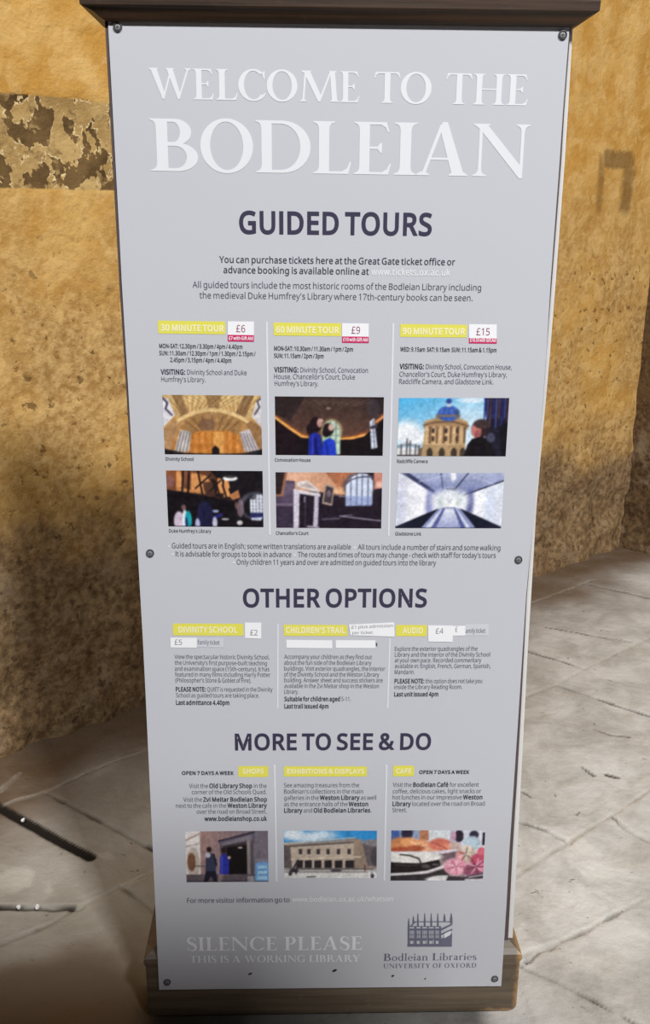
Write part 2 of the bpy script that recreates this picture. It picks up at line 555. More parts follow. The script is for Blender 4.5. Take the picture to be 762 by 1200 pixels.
def board(name, left, right, y_face, thick, mat, parent):
    L = [on_panel(*p, y_face) for p in left]
    R_ = [on_panel(*p, y_face) for p in right]
    ring = [(p[0], p[2]) for p in L] + [(p[0], p[2]) for p in reversed(R_)]
    n = len(ring)
    V = [(x, y_face, z) for x, z in ring] + [(x, y_face + thick, z) for x, z in ring]
    tri = [tuple(t) for t in tessellate_polygon([[Vector((x, z, 0)) for x, z in ring]])]
    F = tri + [(c + n, b + n, a + n) for a, b, c in tri] + [(i, (i + 1) % n, (i + 1) % n + n, i + n) for i in range(n)]
    return mesh(name, V, F, mat, parent)


fl = [on_panel(*p, 0.004) for p in BACK_L]
post_l = [(p[0], p[2]) for p in fl]
for nm, x_off in (('timber_post', 0),):
    V, F = [], []
    for x, z in post_l:
        z = min(max(z, 0.165), TOP)
        V += [(x, 0.003, z), (x + 0.06, 0.003, z), (x + 0.06, 0.12, z), (x, 0.12, z)]
    k = len(post_l)
    for i in range(k - 1):
        for j in range(4):
            a, b = i * 4 + j, i * 4 + (j + 1) % 4
            F.append((a, a + 4, b + 4, b))
    F += [(0, 1, 2, 3), (4 * k - 1, 4 * k - 2, 4 * k - 3, 4 * k - 4)]
    mesh('timber_post', V, F, M_POST, STAND)
POST_R = [(669.3, 28), (661.6, 130), (658, 190), (651.8, 270), (647, 330), (641, 410), (636.7, 470), (633, 510), (628.6, 570), (625.8, 600),
          (617.6, 700), (614.6, 760), (609.8, 850), (606.4, 910), (600.8, 1000), (597.8, 1060), (595.5, 1102)]
V, F = [], []
for q in POST_R:
    x, _, z = on_panel(*q, 0.003)
    z = min(max(z, 0.165), TOP)
    V += [(x - 0.06, 0.003, z), (x, 0.003, z), (x, 0.017, z), (x - 0.06, 0.017, z)]
k = len(POST_R)
for i in range(k - 1):
    for j in range(4):
        a, b = i * 4 + j, i * 4 + (j + 1) % 4
        F.append((a, a + 4, b + 4, b))
F += [(0, 1, 2, 3), (4 * k - 1, 4 * k - 2, 4 * k - 3, 4 * k - 4)]
mesh('timber_post', V, F, M_POST, STAND)
# white rear board, a little wider on the right than the printed panel
rear_l = [(x + 12, y) for x, y in BACK_L]
rear_l[-1] = (202, 1099)
board('rear_board', rear_l, BACK_R, 0.018, 0.018, M_WHITE, STAND)
PANEL = board('printed_panel', FRONT_L, FRONT_R, 0.0, 0.0025, M_PANEL, STAND)

LAYER = [0.0]


def P(px, py, lift=0.0004):
    return on_panel(px, py, -lift)


# ---------------------------------------------------------------- print: plain areas
class Print:
    """collects flat printed shapes of several inks into one sub-part of the panel"""
    def __init__(self):
        self.V, self.F, self.I, self.M = [], [], [], []

    def slot(self, mat):
        if mat not in self.M:
            self.M.append(mat)
        return self.M.index(mat)

    def add(self, verts, faces, mat):
        o = len(self.V)
        k = self.slot(mat)
        self.V += [tuple(v) for v in verts]
        for f in faces:
            self.F.append(tuple(i + o for i in f))
            self.I.append(k)

    def poly(self, pts, mat, lift=0.0005):
        self.n = getattr(self, 'n', 0) + 1
        lift += 0.000006 * self.n
        vs = [P(x, y, lift) for x, y in pts]
        tri = tessellate_polygon([[Vector((v[0], v[2], 0)) for v in vs]])
        self.add(vs, [tuple(t) for t in tri], mat)
        return self

    def box(self, quad, mat, lift=0.0005, round_px=0.0):
        if round_px:
            out = []
            n = 4
            for i in range(4):
                p, a, b = np.array(quad[i]), np.array(quad[i - 1]), np.array(quad[(i + 1) % n])
                ua, ub = (a - p) / np.linalg.norm(a - p), (b - p) / np.linalg.norm(b - p)
                for t in (0, 0.5, 1):
                    q = p + ua * round_px * (1 - t) ** 2 + ub * round_px * t ** 2
                    out.append(tuple(q))
            quad = out
        return self.poly(quad, mat, lift)

    def line(self, a, b, w, mat, lift=0.0005):
        a, b = np.array(a, float), np.array(b, float)
        u = (b - a) / np.linalg.norm(b - a)
        n = np.array([-u[1], u[0]]) * w / 2
        return self.poly([a + n, b + n, b - n, a - n], mat, lift)

    def build(self, name, label=None, parent=PANEL):
        o = mesh(name, self.V, self.F, self.M, parent, self.I)
        if label:
            o['label'] = label
        return o


# ---------------------------------------------------------------- print: sans-serif lettering
GLYPHS = {
    'A': '224;191,0 161,77 62,77 32,0 0,0 98,251 126,251 223,0;123,181 120,191 115,206 111,218 108,204 104,191 100,181 72,105 151,105',
    'B': '228;105,250 134,248 158,244 176,236 190,225 198,209 200,188 199,174 195,162 188,152 179,143 167,137 153,133 153,131 181,122 193,114 201,103 207,89 209,71 206,50 198,32 185,18 168,8 147,2 122,0 34,0 34,250;112,144 139,146 156,154 165,167 168,185 164,202 153,214 134,221 107,223 65,223 65,144;65,117 65,27 116,27 144,30 162,40 172,55 175,74 174,86 169,97 162,105 150,112 134,116 113,117',
    'C': '221;141,226 122,224 105,219 90,211 78,199 68,185 61,167 56,147 55,125 56,105 59,87 64,71 76,51 93,36 114,27 141,24 172,27 201,34 201,7 172,-1 136,-4 112,-2 91,4 72,12 57,24 44,39 34,57 27,78 23,100 21,125 22,144 25,161 29,177 39,199 52,218 69,233 90,244 114,251 141,254 179,250 210,239 198,212 172,222',
    'D': '256;234,127 233,101 227,77 219,57 207,40 192,25 174,14 153,6 130,2 104,0 34,0 34,250 111,250 135,248 157,244 176,236 194,225 208,211 219,195 228,175 233,153;201,126 200,147 196,165 190,181 176,200 158,213 134,220 106,223 65,223 65,27 99,27 130,30 156,38 176,52 190,71 198,96',
    'E': '195;174,0 34,0 34,250 174,250 174,222 65,222 65,144 167,144 167,117 65,117 65,28 174,28',
    'F': '182;65,0 34,0 34,250 174,250 174,222 65,222 65,134 167,134 167,106 65,106',
    'G': '255;143,132 229,132 229,9 188,0 141,-4 117,-2 95,3 76,12 59,24 46,39 35,57 28,77 23,100 21,125 23,150 28,173 37,193 49,211 63,226 81,238 102,246 125,252 151,254 191,250 225,239 214,211 184,222 149,226 130,224 113,220 98,214 79,199 65,179 59,163 56,145 54,125 55,106 59,88 64,72 76,52 94,37 109,29 127,25 148,24 176,26 197,30 197,104 143,104',
    'H': '259;225,0 194,0 194,117 65,117 65,0 34,0 34,250 65,250 65,144 194,144 194,250 225,250',
    'I': '90;28,0 28,250 62,250 62,0',
    'K': '217;217,0 180,0 91,119 65,97 65,0 34,0 34,250 65,250 65,127 87,151 109,174 176,250 213,250 114,141',
    'L': '183;34,0 34,250 65,250 65,28 175,28 175,0',
    'M': '318;144,0 62,219 61,219 62,201 63,178 63,152 63,0 34,0 34,250 81,250 158,45 159,45 237,250 284,250 284,0 252,0 252,154 253,178 254,201 255,219 254,219 170,0',
    'N': '266;232,0 195,0 62,208 60,208 61,189 62,165 63,140 63,0 34,0 34,250 70,250 204,43 205,43 204,60 203,84 203,109 203,250 232,250',
    'O': '273;252,125 251,107 249,89 245,73 236,51 223,32 207,17 187,6 164,-1 137,-4 109,-1 86,6 66,17 50,32 37,51 28,73 24,89 22,107 21,126 23,150 27,173 34,193 44,211 57,226 72,238 91,247 113,252 137,254 161,252 182,247 200,238 216,226 229,211 239,193 246,173 251,150;55,125 56,105 59,87 63,71 75,51 91,36 111,27 137,24 163,27 183,36 199,51 210,71 215,87 218,105 219,125 217,155 210,179 199,199 184,214 163,223 137,226 111,223 91,214 75,199 63,179 59,163 56,145',
    'P': '212;100,250 130,248 154,241 172,231 184,216 191,198 194,176 189,147 182,133 172,121 159,111 141,104 120,99 94,97 65,97 65,0 34,0 34,250;97,223 65,223 65,124 91,124 112,126 130,129 144,136 154,146 159,159 161,175 158,196 146,211 126,220',
    'Q': '273;252,125 251,106 248,87 244,70 234,47 220,28 201,13 179,3 239,-60 194,-60 146,-3 141,-3 137,-4 109,-1 86,6 66,17 50,32 37,51 28,73 24,89 22,107 21,126 23,150 27,173 34,193 44,211 57,226 72,238 91,247 113,252 137,254 161,252 182,247 200,238 216,226 229,211 239,193 246,173 251,150;55,125 56,105 59,87 63,71 75,51 91,36 111,27 137,24 163,27 183,36 199,51 210,71 215,87 218,105 219,125 217,155 210,179 199,199 184,214 163,223 137,226 111,223 91,214 75,199 63,179 59,163 56,145',
    'R': '218;103,250 131,248 154,242 172,232 184,218 192,201 194,179 192,161 187,146 178,134 168,124 144,112 213,0 176,0 115,103 65,103 65,0 34,0 34,250;101,223 65,223 65,130 103,130 129,133 147,142 158,157 161,178 160,192 155,204 147,212 135,218 120,222',
    'S': '192;176,67 173,46 165,29 152,15 134,5 112,-1 86,-4 60,-2 36,2 18,8 18,39 49,28 88,24 105,25 119,29 130,35 138,43 143,53 144,64 143,75 139,85 132,93 121,100 85,116 57,128 37,144 25,164 21,190 24,208 31,224 43,236 59,246 79,252 101,254 139,250 170,239 160,213 132,222 100,226 86,225 74,221 65,216 58,209 54,200 53,189 54,178 58,168 65,160 75,153 107,139 145,122 158,111 168,99 174,85',
    'T': '195;113,0 82,0 82,222 4,222 4,250 191,250 191,222 113,222',
    'U': '256;224,88 221,64 214,41 200,23 182,9 166,2 148,-2 127,-4 98,-1 75,8 56,22 42,41 34,63 32,89 32,250 63,250 63,88 67,61 79,41 100,28 129,24 149,26 165,32 178,42 186,55 191,70 193,88 193,250 224,250',
    'V': '210;210,250 121,0 89,0 0,250 33,250 89,90 96,70 101,52 105,35 109,52 114,70 121,90 177,250',
    'W': '326;321,250 255,0 223,0 174,164 170,179 166,194 163,206 161,213 160,206 158,194 154,179 150,163 102,0 70,0 4,250 37,250 76,97 80,81 83,66 86,51 88,38 90,52 93,67 97,83 101,99 145,250 178,250 224,98 228,82 232,66 235,51 237,38 240,56 244,76 250,98 288,250',
    'X': '205;204,0 168,0 102,109 35,0 1,0 84,130 7,250 42,250 103,152 165,250 198,250 120,131',
    'Y': '198;99,127 164,250 198,250 115,97 115,0 83,0 83,96 0,250 34,250',
    'Z': '200;187,0 13,0 13,24 145,222 18,222 18,250 183,250 183,226 51,28 187,28',
    'a': '196;101,191 122,189 139,184 152,176 164,156 168,128 168,0 146,0 140,27 138,27 122,10 102,0 75,-4 59,-2 45,2 33,10 24,21 18,35 16,52 22,77 38,95 56,104 78,110 106,112 138,113 138,124 135,144 128,157 116,164 99,166 71,162 46,152 37,175 66,186;110,91 80,87 61,79 51,68 48,52 50,38 58,29 69,23 82,21 104,25 122,34 134,51 138,75 138,92',
    'b': '215;61,201 60,179 59,163 61,163 70,174 83,183 99,189 119,191 141,188 159,180 175,166 187,148 194,123 196,94 195,74 192,56 186,40 175,21 159,7 140,-1 119,-4 99,-1 83,5 70,13 61,24 58,24 52,0 30,0 30,266 61,266;113,165 96,163 82,158 72,148 65,135 62,117 61,95 61,93 62,72 66,55 72,40 88,27 114,22 136,27 152,41 159,55 163,73 164,94 163,116 159,134 152,147 136,161',
    'c': '168;105,-4 82,-1 61,7 43,20 30,38 24,54 20,72 19,93 21,114 24,133 31,149 44,168 62,181 83,189 107,191 135,188 157,181 147,155 127,161 106,164 89,162 75,156 65,146 57,132 53,115 51,93 53,72 57,55 65,41 75,31 88,25 105,23 132,26 153,34 153,7 133,-1',
    'd': '215;96,-4 75,-1 56,7 40,21 29,40 22,64 19,93 22,123 29,147 40,166 56,180 75,188 97,191 122,187 141,178 155,164 157,164 156,177 155,191 155,266 186,266 186,0 161,0 156,25 155,25 141,11 122,0;101,22 127,26 143,38 152,59 155,88 155,93 154,115 150,133 144,147 127,161 101,166 79,161 64,146 57,131 53,113 51,93 53,72 57,55 64,41 79,27',
    'e': '197;102,191 125,189 144,181 159,168 170,151 177,130 180,106 180,88 51,88 56,60 67,39 86,27 111,23 143,26 171,36 171,9 143,-1 110,-4 85,-1 62,7 44,21 31,40 24,55 21,73 19,92 20,112 24,130 30,145 42,165 59,179 79,188;102,166 82,162 67,152 57,135 52,112 147,112 146,127 143,140 136,151 128,159 116,164',
    'f': '120;116,164 69,164 69,0 38,0 38,164 5,164 5,178 38,189 38,200 40,221 45,239 54,252 66,261 81,266 99,268 120,266 136,262 127,237 114,241 99,243 86,240 77,232 71,219 69,200 69,188 116,188',
    'g': '215;96,191 114,189 130,184 144,175 155,163 157,163 161,188 186,188 186,-3 183,-28 176,-48 165,-64 149,-75 128,-82 102,-84 64,-81 34,-72 34,-44 65,-55 103,-58 125,-55 141,-44 152,-28 155,-6 155,2 155,14 156,25 155,25 144,12 130,4 115,-2 97,-4 74,-1 55,8 40,22 28,41 22,65 19,93 22,121 28,145 40,165 55,179 74,188;100,165 86,163 74,157 64,147 57,132 53,114 51,93 53,72 57,54 64,40 80,26 101,22 126,25 135,30 143,37 152,57 155,86 155,93 154,117 150,135 142,148 132,158 118,163',
    'h': '216;61,188 60,174 59,162 61,162 76,178 96,187 119,191 140,189 157,184 171,175 180,161 186,144 188,122 188,0 158,0 158,120 155,140 147,154 134,162 116,165 97,163 83,157 72,148 66,134 62,117 61,97 61,0 30,0 30,266 61,266',
    'i': '90;61,188 61,0 30,0 30,188;46,258 58,253 62,247 63,238 62,230 58,224 46,219 38,220 33,224 29,230 27,238 29,247 33,253 38,257',
    'j': '90;8,-84 -8,-83 -19,-80 -19,-55 -8,-57 4,-58 14,-57 22,-52 28,-43 30,-29 30,188 61,188 61,-28 59,-44 55,-58 48,-69 38,-77 25,-82;27,238 29,247 33,253 38,257 46,258 58,253 62,247 63,238 62,230 58,224 46,219 38,220 33,224 29,230',
    'k': '187;60,127 60,112 59,97 60,97 67,105 75,115 83,124 143,188 179,188 103,107 184,0 147,0 82,88 60,69 60,0 30,0 30,266 60,266',
    'l': '90;61,0 30,0 30,266 61,266',
    'm': '327;236,191 263,187 283,175 292,162 297,144 299,122 299,0 269,0 269,121 266,140 259,154 247,162 230,165 207,161 191,150 183,130 180,104 180,0 149,0 149,121 145,145 140,154 132,160 123,164 111,165 94,163 81,157 72,148 65,134 62,118 61,97 61,0 30,0 30,188 55,188 59,162 61,162 75,178 95,188 116,191 136,189 152,183 165,174 174,160 175,160 187,174 201,183 218,189',
    'n': '216;120,191 141,189 158,184 171,175 180,162 186,144 188,122 188,0 158,0 158,120 155,140 147,154 134,162 116,165 89,161 72,148 64,126 61,97 61,0 30,0 30,188 55,188 59,162 61,162 77,178 97,188',
    'o': '212;193,94 191,72 187,53 179,36 169,22 157,11 142,3 124,-2 105,-4 88,-2 71,3 56,11 44,22 33,36 26,53 21,72 19,94 20,114 24,131 30,147 43,166 60,180 81,188 106,191 130,188 151,180 169,166 182,147 188,131 192,114;51,94 53,74 57,56 64,41 75,31 89,24 106,22 123,24 137,31 148,41 155,56 160,74 161,94 160,115 155,132 148,146 137,157 123,163 106,165 81,161 64,146 57,132 53,115',
    'p': '215;119,191 141,188 159,180 175,167 187,148 194,124 196,94 195,74 192,56 186,40 175,21 159,8 141,-1 119,-4 93,0 74,10 61,24 58,24 60,9 61,-7 61,-84 30,-84 30,188 55,188 59,162 61,162 74,177 93,187;113,165 96,163 83,158 73,149 66,137 62,120 61,100 61,94 62,73 65,55 72,41 82,30 96,24 114,22 130,24 142,32 152,43 159,57 163,75 164,95 163,115 159,132 152,146 136,160',
    'q': '215;155,-4 155,11 157,25 154,25 145,14 132,5 116,-1 96,-4 74,-1 56,7 40,21 29,40 22,64 19,93 20,114 24,132 29,147 41,166 56,180 75,188 97,191 117,189 133,183 145,173 155,162 157,162 161,188 186,188 186,-84 155,-84;102,22 119,24 133,29 143,38 150,51 154,67 155,87 155,93 154,115 150,133 143,147 127,161 101,166 79,161 63,146 57,131 52,113 51,93 53,72 57,55 64,41 79,27',
    'r': '145;117,191 129,191 139,189 136,161 126,162 115,163 95,159 77,146 65,126 61,100 61,0 30,0 30,188 55,188 58,153 60,153 74,172 93,186 105,190',
    's': '168;152,52 150,35 143,21 132,11 117,3 99,-2 77,-4 43,0 18,8 18,36 45,26 78,21 98,23 112,29 120,38 122,49 118,62 105,73 76,85 45,99 33,107 25,116 20,127 18,141 23,163 37,178 52,185 69,190 88,191 120,188 148,179 138,154 113,162 86,166 69,164 57,160 50,153 47,143 52,130 67,120 96,107 126,94 137,86 145,77 150,66',
    't': '126;92,22 107,23 119,26 119,2 105,-2 87,-4 73,-2 60,2 49,9 40,19 34,34 32,55 32,164 6,164 6,179 33,191 45,231 63,231 63,188 117,188 117,164 63,164 63,55 65,40 71,30 81,24',
    'u': '216;187,188 187,0 161,0 157,25 155,25 140,9 119,-1 96,-4 75,-2 58,4 45,13 35,26 30,43 28,65 28,188 59,188 59,67 61,47 69,33 82,25 100,22 119,24 134,30 144,40 151,53 155,70 156,90 156,188',
    'v': '178;71,0 0,188 33,188 73,77 79,60 84,42 88,27 89,27 93,42 99,60 105,77 145,188 178,188 106,0',
    'w': '275;151,106 147,121 143,134 140,146 138,156 137,156 135,146 132,134 128,120 124,106 90,0 55,0 4,188 36,188 62,88 67,67 71,48 74,32 75,32 78,42 81,56 84,70 88,82 121,188 155,188 187,82 192,65 197,47 200,32 201,32 204,47 208,67 214,88 240,188 271,188 219,0 183,0',
    'x': '185;74,96 9,188 44,188 93,117 141,188 175,188 111,96 179,0 144,0 93,75 41,0 6,0',
    'y': '179;0,188 33,188 74,81 80,63 86,46 90,30 91,30 98,53 107,81 145,188 179,188 98,-26 82,-57 72,-68 60,-77 46,-82 29,-84 15,-83 4,-81 4,-57 13,-58 25,-59 43,-55 57,-43 66,-26 76,-1',
    'z': '165;151,0 14,0 14,20 114,164 20,164 20,188 148,188 148,165 49,24 151,24',
    '0': '200;183,125 179,71 173,49 164,31 153,16 138,5 121,-1 100,-4 74,0 53,12 37,31 26,56 21,77 18,100 17,125 18,151 21,174 25,195 36,220 52,239 73,250 100,254 125,250 146,239 163,220 174,195 179,174 182,151;48,125 49,104 50,85 53,68 60,48 70,34 83,26 100,23 117,26 130,34 140,48 147,68 150,85 151,104 152,125 151,147 150,166 147,182 140,202 130,216 117,225 100,228 83,225 70,216 60,202 53,182 50,166 49,147',
    '1': '200;124,0 94,0 94,175 94,192 95,205 96,218 85,208 74,199 47,177 31,197 99,250 124,250',
    '2': '200;182,0 17,0 17,26 82,92 114,125 134,154 139,169 140,185 137,203 128,217 114,225 96,227 79,226 64,221 36,203 20,224 41,239 67,250 96,254 118,251 137,245 151,236 163,223 170,206 172,187 170,168 164,150 154,133 141,116 108,81 56,29 56,28 182,28',
    '3': '200;173,192 171,176 166,162 159,151 148,143 136,136 121,132 121,130 147,124 166,111 177,94 180,71 178,51 170,32 157,17 139,6 123,1 105,-2 84,-4 48,-1 16,10 16,39 50,27 85,22 114,26 133,36 144,51 148,72 146,86 140,97 130,106 116,111 99,115 78,116 54,116 54,142 78,142 97,144 113,148 125,155 134,165 139,176 141,189 138,206 129,218 114,225 96,228 71,225 51,218 33,207 17,228 32,237 50,246 71,252 95,254 119,252 139,246 154,236 168,216',
    '4': '200;193,57 157,57 157,0 127,0 127,57 7,57 7,83 125,251 157,251 157,84 193,84;127,163 127,180 128,194 128,207 129,218 127,218 120,204 112,191 37,84 127,84',
    '5': '200;96,153 120,151 141,145 158,134 170,120 178,101 180,80 178,56 169,35 156,19 137,6 114,-1 87,-4 51,0 22,10 22,39 53,27 87,23 105,24 120,29 132,36 141,46 147,60 149,77 145,98 134,114 114,124 86,127 64,126 43,122 28,132 37,250 163,250 163,222 64,222 58,150 74,152',
    '6': '200;19,107 22,150 33,189 41,207 53,223 68,235 86,245 108,251 134,254 150,253 165,250 165,224 150,227 134,228 112,226 94,220 80,211 69,198 61,183 55,166 50,127 52,127 65,142 85,153 111,157 132,154 149,148 164,137 175,122 182,103 184,81 181,56 174,36 162,19 147,7 127,-1 104,-4 87,-2 71,3 57,12 44,23 34,39 26,58 21,81;104,22 124,26 140,37 150,55 153,81 150,102 141,118 126,129 105,132 90,131 76,126 65,118 57,108 52,98 50,86 54,64 64,43 81,28 92,24',
    '7': '200;48,0 150,222 15,222 15,250 183,250 183,226 82,0',
    '8': '200;100,254 121,252 139,247 154,238 165,227 172,212 175,194 173,180 168,167 151,148 127,132 155,116 166,106 175,94 181,81 183,65 180,45 173,29 160,15 144,5 124,-1 101,-4 76,-1 55,5 39,14 27,27 20,44 17,64 19,80 24,93 33,105 43,115 69,131 47,147 31,167 27,180 25,194 28,212 35,226 47,238 62,246 80,252;47,63 51,47 60,33 77,24 100,21 123,24 139,33 149,47 153,64 151,76 146,86 128,103 100,116 95,118 69,104 53,86 49,76;99,229 82,226 68,219 58,208 55,193 57,181 61,171 78,156 101,144 123,156 138,171 143,181 144,193 141,208 132,219 118,226',
    '9': '200;182,143 179,101 169,61 160,43 148,27 134,15 116,5 93,-1 67,-4 51,-3 36,0 36,26 50,23 67,22 89,24 107,30 121,39 132,52 140,67 146,84 151,123 149,123 136,108 116,97 89,93 69,96 52,102 37,113 26,128 20,147 18,169 20,194 27,214 39,231 55,243 75,251 97,254 115,252 131,247 145,238 158,226 168,211 176,192 180,169;97,228 78,224 62,213 51,195 48,169 51,148 60,131 75,121 96,118 112,119 125,124 136,132 144,142 149,152 151,164 148,186 138,207 121,222 110,226',
    '.': '94;25,19 27,30 32,37 38,41 47,42 55,41 62,37 67,30 69,19 67,8 62,1 55,-4 47,-5 38,-4 32,1 27,8',
    ',': '94;67,37 59,10 48,-18 37,-45 14,-45 21,-17 27,13 32,41 65,41',
    ':': '94;25,19 27,30 32,37 38,41 47,42 55,41 62,37 67,30 69,19 67,8 62,1 55,-4 47,-5 38,-4 32,1 27,8;25,169 27,180 32,187 38,191 47,193 55,191 62,187 67,180 69,169 67,158 62,151 55,146 47,145 38,146 32,151 27,158',
    ';': '94;64,37 56,10 45,-18 34,-45 11,-45 16,-24 21,-2 25,21 29,41 62,41;25,169 26,180 31,187 38,191 46,193 54,191 61,187 66,180 68,169 66,158 61,151 54,146 46,145 38,146 31,151 26,158',
    '(': '105;14,96 15,115 16,134 19,152 24,170 29,187 36,204 45,220 54,236 65,250 95,250 80,227 67,203 58,178 51,151 47,124 45,96 46,78 48,60 51,43 55,25 61,8 67,-9 75,-25 84,-40 94,-55 65,-55 54,-41 45,-26 36,-10 29,6 24,23 19,41 16,59 15,77',
    ')': '105;91,96 90,77 89,59 86,41 81,23 76,6 69,-10 60,-26 51,-41 40,-55 11,-55 21,-40 30,-25 38,-9 44,8 50,25 54,43 57,60 59,78 60,96 59,115 57,133 54,151 50,169 44,186 38,203 30,219 21,235 11,250 40,250 51,236 60,220 69,204 76,187 81,170 86,152 89,134 90,115',
    '&': '256;106,254 124,252 139,247 151,240 160,229 165,216 167,200 163,180 153,162 137,148 117,134 185,69 199,94 209,125 240,125 226,83 217,65 204,50 256,0 214,0 183,29 160,12 132,1 97,-4 75,-2 55,4 40,14 28,28 21,45 19,65 20,82 25,96 33,108 44,119 72,139 58,156 47,176 42,199 44,215 50,229 59,239 72,247 88,252;91,119 70,105 56,88 52,78 51,66 54,49 64,35 79,27 98,24 119,26 137,31 164,49;105,229 92,227 81,221 74,212 72,200 74,187 79,176 98,153 116,164 128,175 134,187 137,200 134,211 128,221 118,227',
    '/': '130;127,250 34,0 4,0 97,250',
    '-': '113;14,80 14,107 99,107 99,80',
    "'": '79;56,250 49,160 30,160 23,250',
    '£': '200;117,253 152,249 179,239 168,214 145,223 118,228 100,225 87,217 79,204 77,184 77,135 148,135 148,112 77,112 77,76 73,52 65,37 53,28 187,28 187,0 11,0 11,26 29,34 41,50 45,61 46,75 46,112 12,112 12,135 46,135 46,187 48,206 55,223 65,236 79,245 97,251',
    'é': '197;102,191 125,189 144,181 159,168 170,151 177,130 180,106 180,88 51,88 56,60 67,39 86,27 111,23 143,26 171,36 171,9 143,-1 110,-4 85,-1 62,7 44,21 31,40 24,55 21,73 19,92 20,112 24,130 30,145 42,165 59,179 79,188;102,166 82,162 67,152 57,135 52,112 147,112 146,127 143,140 136,151 128,159 116,164;152,265 143,253 129,238 115,224 102,212 81,212 81,216 93,232 105,251 114,268 152,268',
}
_gc = {}


def fill(loops, nonzero=False):
    """triangles that fill a set of closed outlines (even-odd, or the union of all of them)"""
    V, E = [], []
    for l in loops:
        o, n = len(V), len(l)
        V += [Vector((float(p[0]), float(p[1]))) for p in l]
        E += [(o + i, o + (i + 1) % n) for i in range(n)]
    vs, _, tris, *_rest = delaunay_2d_cdt(V, E, [], 0, 1e-5)
    vs = np.array([(v.x, v.y) for v in vs])
    T = np.array(tris)
    c = vs[T].mean(1)
    inside = np.zeros(len(T), bool)
    for l in loops:
        l = np.array(l, float)
        m = np.zeros(len(T), bool)
        for a, b in zip(l, np.roll(l, -1, 0)):
            if a[1] == b[1]:
                continue
            hit = ((a[1] > c[:, 1]) != (b[1] > c[:, 1])) & (c[:, 0] < (b[0] - a[0]) * (c[:, 1] - a[1]) / (b[1] - a[1]) + a[0])
            m ^= hit
        inside = (inside | m) if nonzero else (inside ^ m)
    return vs, [tuple(int(i) for i in t) for t in T[inside]]




def glyph(ch, bold):
    key = (ch, bold)
    if key in _gc:
        return _gc[key]
    parts = GLYPHS[ch].split(';')
    adv = int(parts[0])
    loops = []
    for s in parts[1:]:
        pts = np.array([[int(a) for a in p.split(',')] for p in s.split(' ')], float)
        if bold:
            nx, pv = np.roll(pts, -1, 0), np.roll(pts, 1, 0)
            d1, d2 = pts - pv, nx - pts
            d1 /= np.linalg.norm(d1, axis=1)[:, None] + 1e-9
            d2 /= np.linalg.norm(d2, axis=1)[:, None] + 1e-9
            n1 = np.stack([-d1[:, 1], d1[:, 0]], 1)
            n2 = np.stack([-d2[:, 1], d2[:, 0]], 1)
            m = n1 + n2
            m /= np.maximum((m * n1).sum(1), 0.6)[:, None]
            pts = pts + m * bold
        loops.append(pts)
    tri, vs = [], []
    if loops:
        vs, tri = fill(loops)
    _gc[key] = (adv + bold * 1.4, vs, tri)
    return _gc[key]


def text(pr, s, x0, y0, x1, y1, cap, mat, bold=0, mat_b=None, bold_b=11, lift=0.0006):
    """one line of lettering: baseline from (x0,y0) to (x1,y1) in the photograph, capital height in its pixels; *..* is bold"""
    a, b = P(x0, y0, lift), P(x1, y1, lift)
    up = P(x0, y0 - cap, lift)
    xd = b - a
    h = np.linalg.norm(up - a)
    x, on = 0.0, False
    items = []
    for ch in s:
        if ch == '*':
            on = not on
        elif ch == ' ':
            x += 66
        else:
            adv, vs, tri = glyph(ch, bold_b if on else bold)
            items.append((x, vs, tri, on))
            x += adv
    if not items:
        return
    lo = min((v[:, 0] + xx).min() for xx, v, t, o in items if len(v))
    hi = max((v[:, 0] + xx).max() for xx, v, t, o in items if len(v))
    for xx, vs, tri, o in items:
        if len(vs) == 0:
            continue
        u = (vs[:, 0] + xx - lo) / (hi - lo)
        w = vs[:, 1] / 250.0 * h
        W = a[None] + u[:, None] * xd[None]
        W[:, 2] += w
        pr.add(W, tri, (mat_b or mat) if o else mat)


# ---------------------------------------------------------------- print: inscriptional capitals, drawn from strokes
def bez(p, n=8):
    p = [np.array(q, float) for q in p]
    out = []
    for i in range(n + 1):
        t = i / n
        q = p
        while len(q) > 1:
            q = [q[j] * (1 - t) + q[j + 1] * t for j in range(len(q) - 1)]
        out.append(q[0])
    return out


def stem(x, t=0.185, l=True, r=True, lt=None, rt=None, y0=0.0, y1=1.0, s=0.10):
    lt = l if lt is None else lt
    rt = r if rt is None else rt
    o = []
    o += [(x - s, y0), ] if l else [(x, y0)]
    o += [(x + t + s, y0), (x + t + s, y0 + 0.025)] + bez([(x + t + s, y0 + 0.025), (x + t, y0 + 0.035), (x + t, y0 + 0.16)], 4)[1:] if r else [(x + t, y0)]
    o += bez([(x + t, y1 - 0.16), (x + t, y1 - 0.035), (x + t + s, y1 - 0.025)], 4) + [(x + t + s, y1)] if rt else [(x + t, y1)]
    o += [(x - s, y1), (x - s, y1 - 0.025)] + bez([(x - s, y1 - 0.025), (x, y1 - 0.035), (x, y1 - 0.16)], 4)[1:] if lt else [(x, y1)]
    o += bez([(x, y0 + 0.16), (x, y0 + 0.035), (x - s, y0 + 0.025)], 4) if l else []
    return o


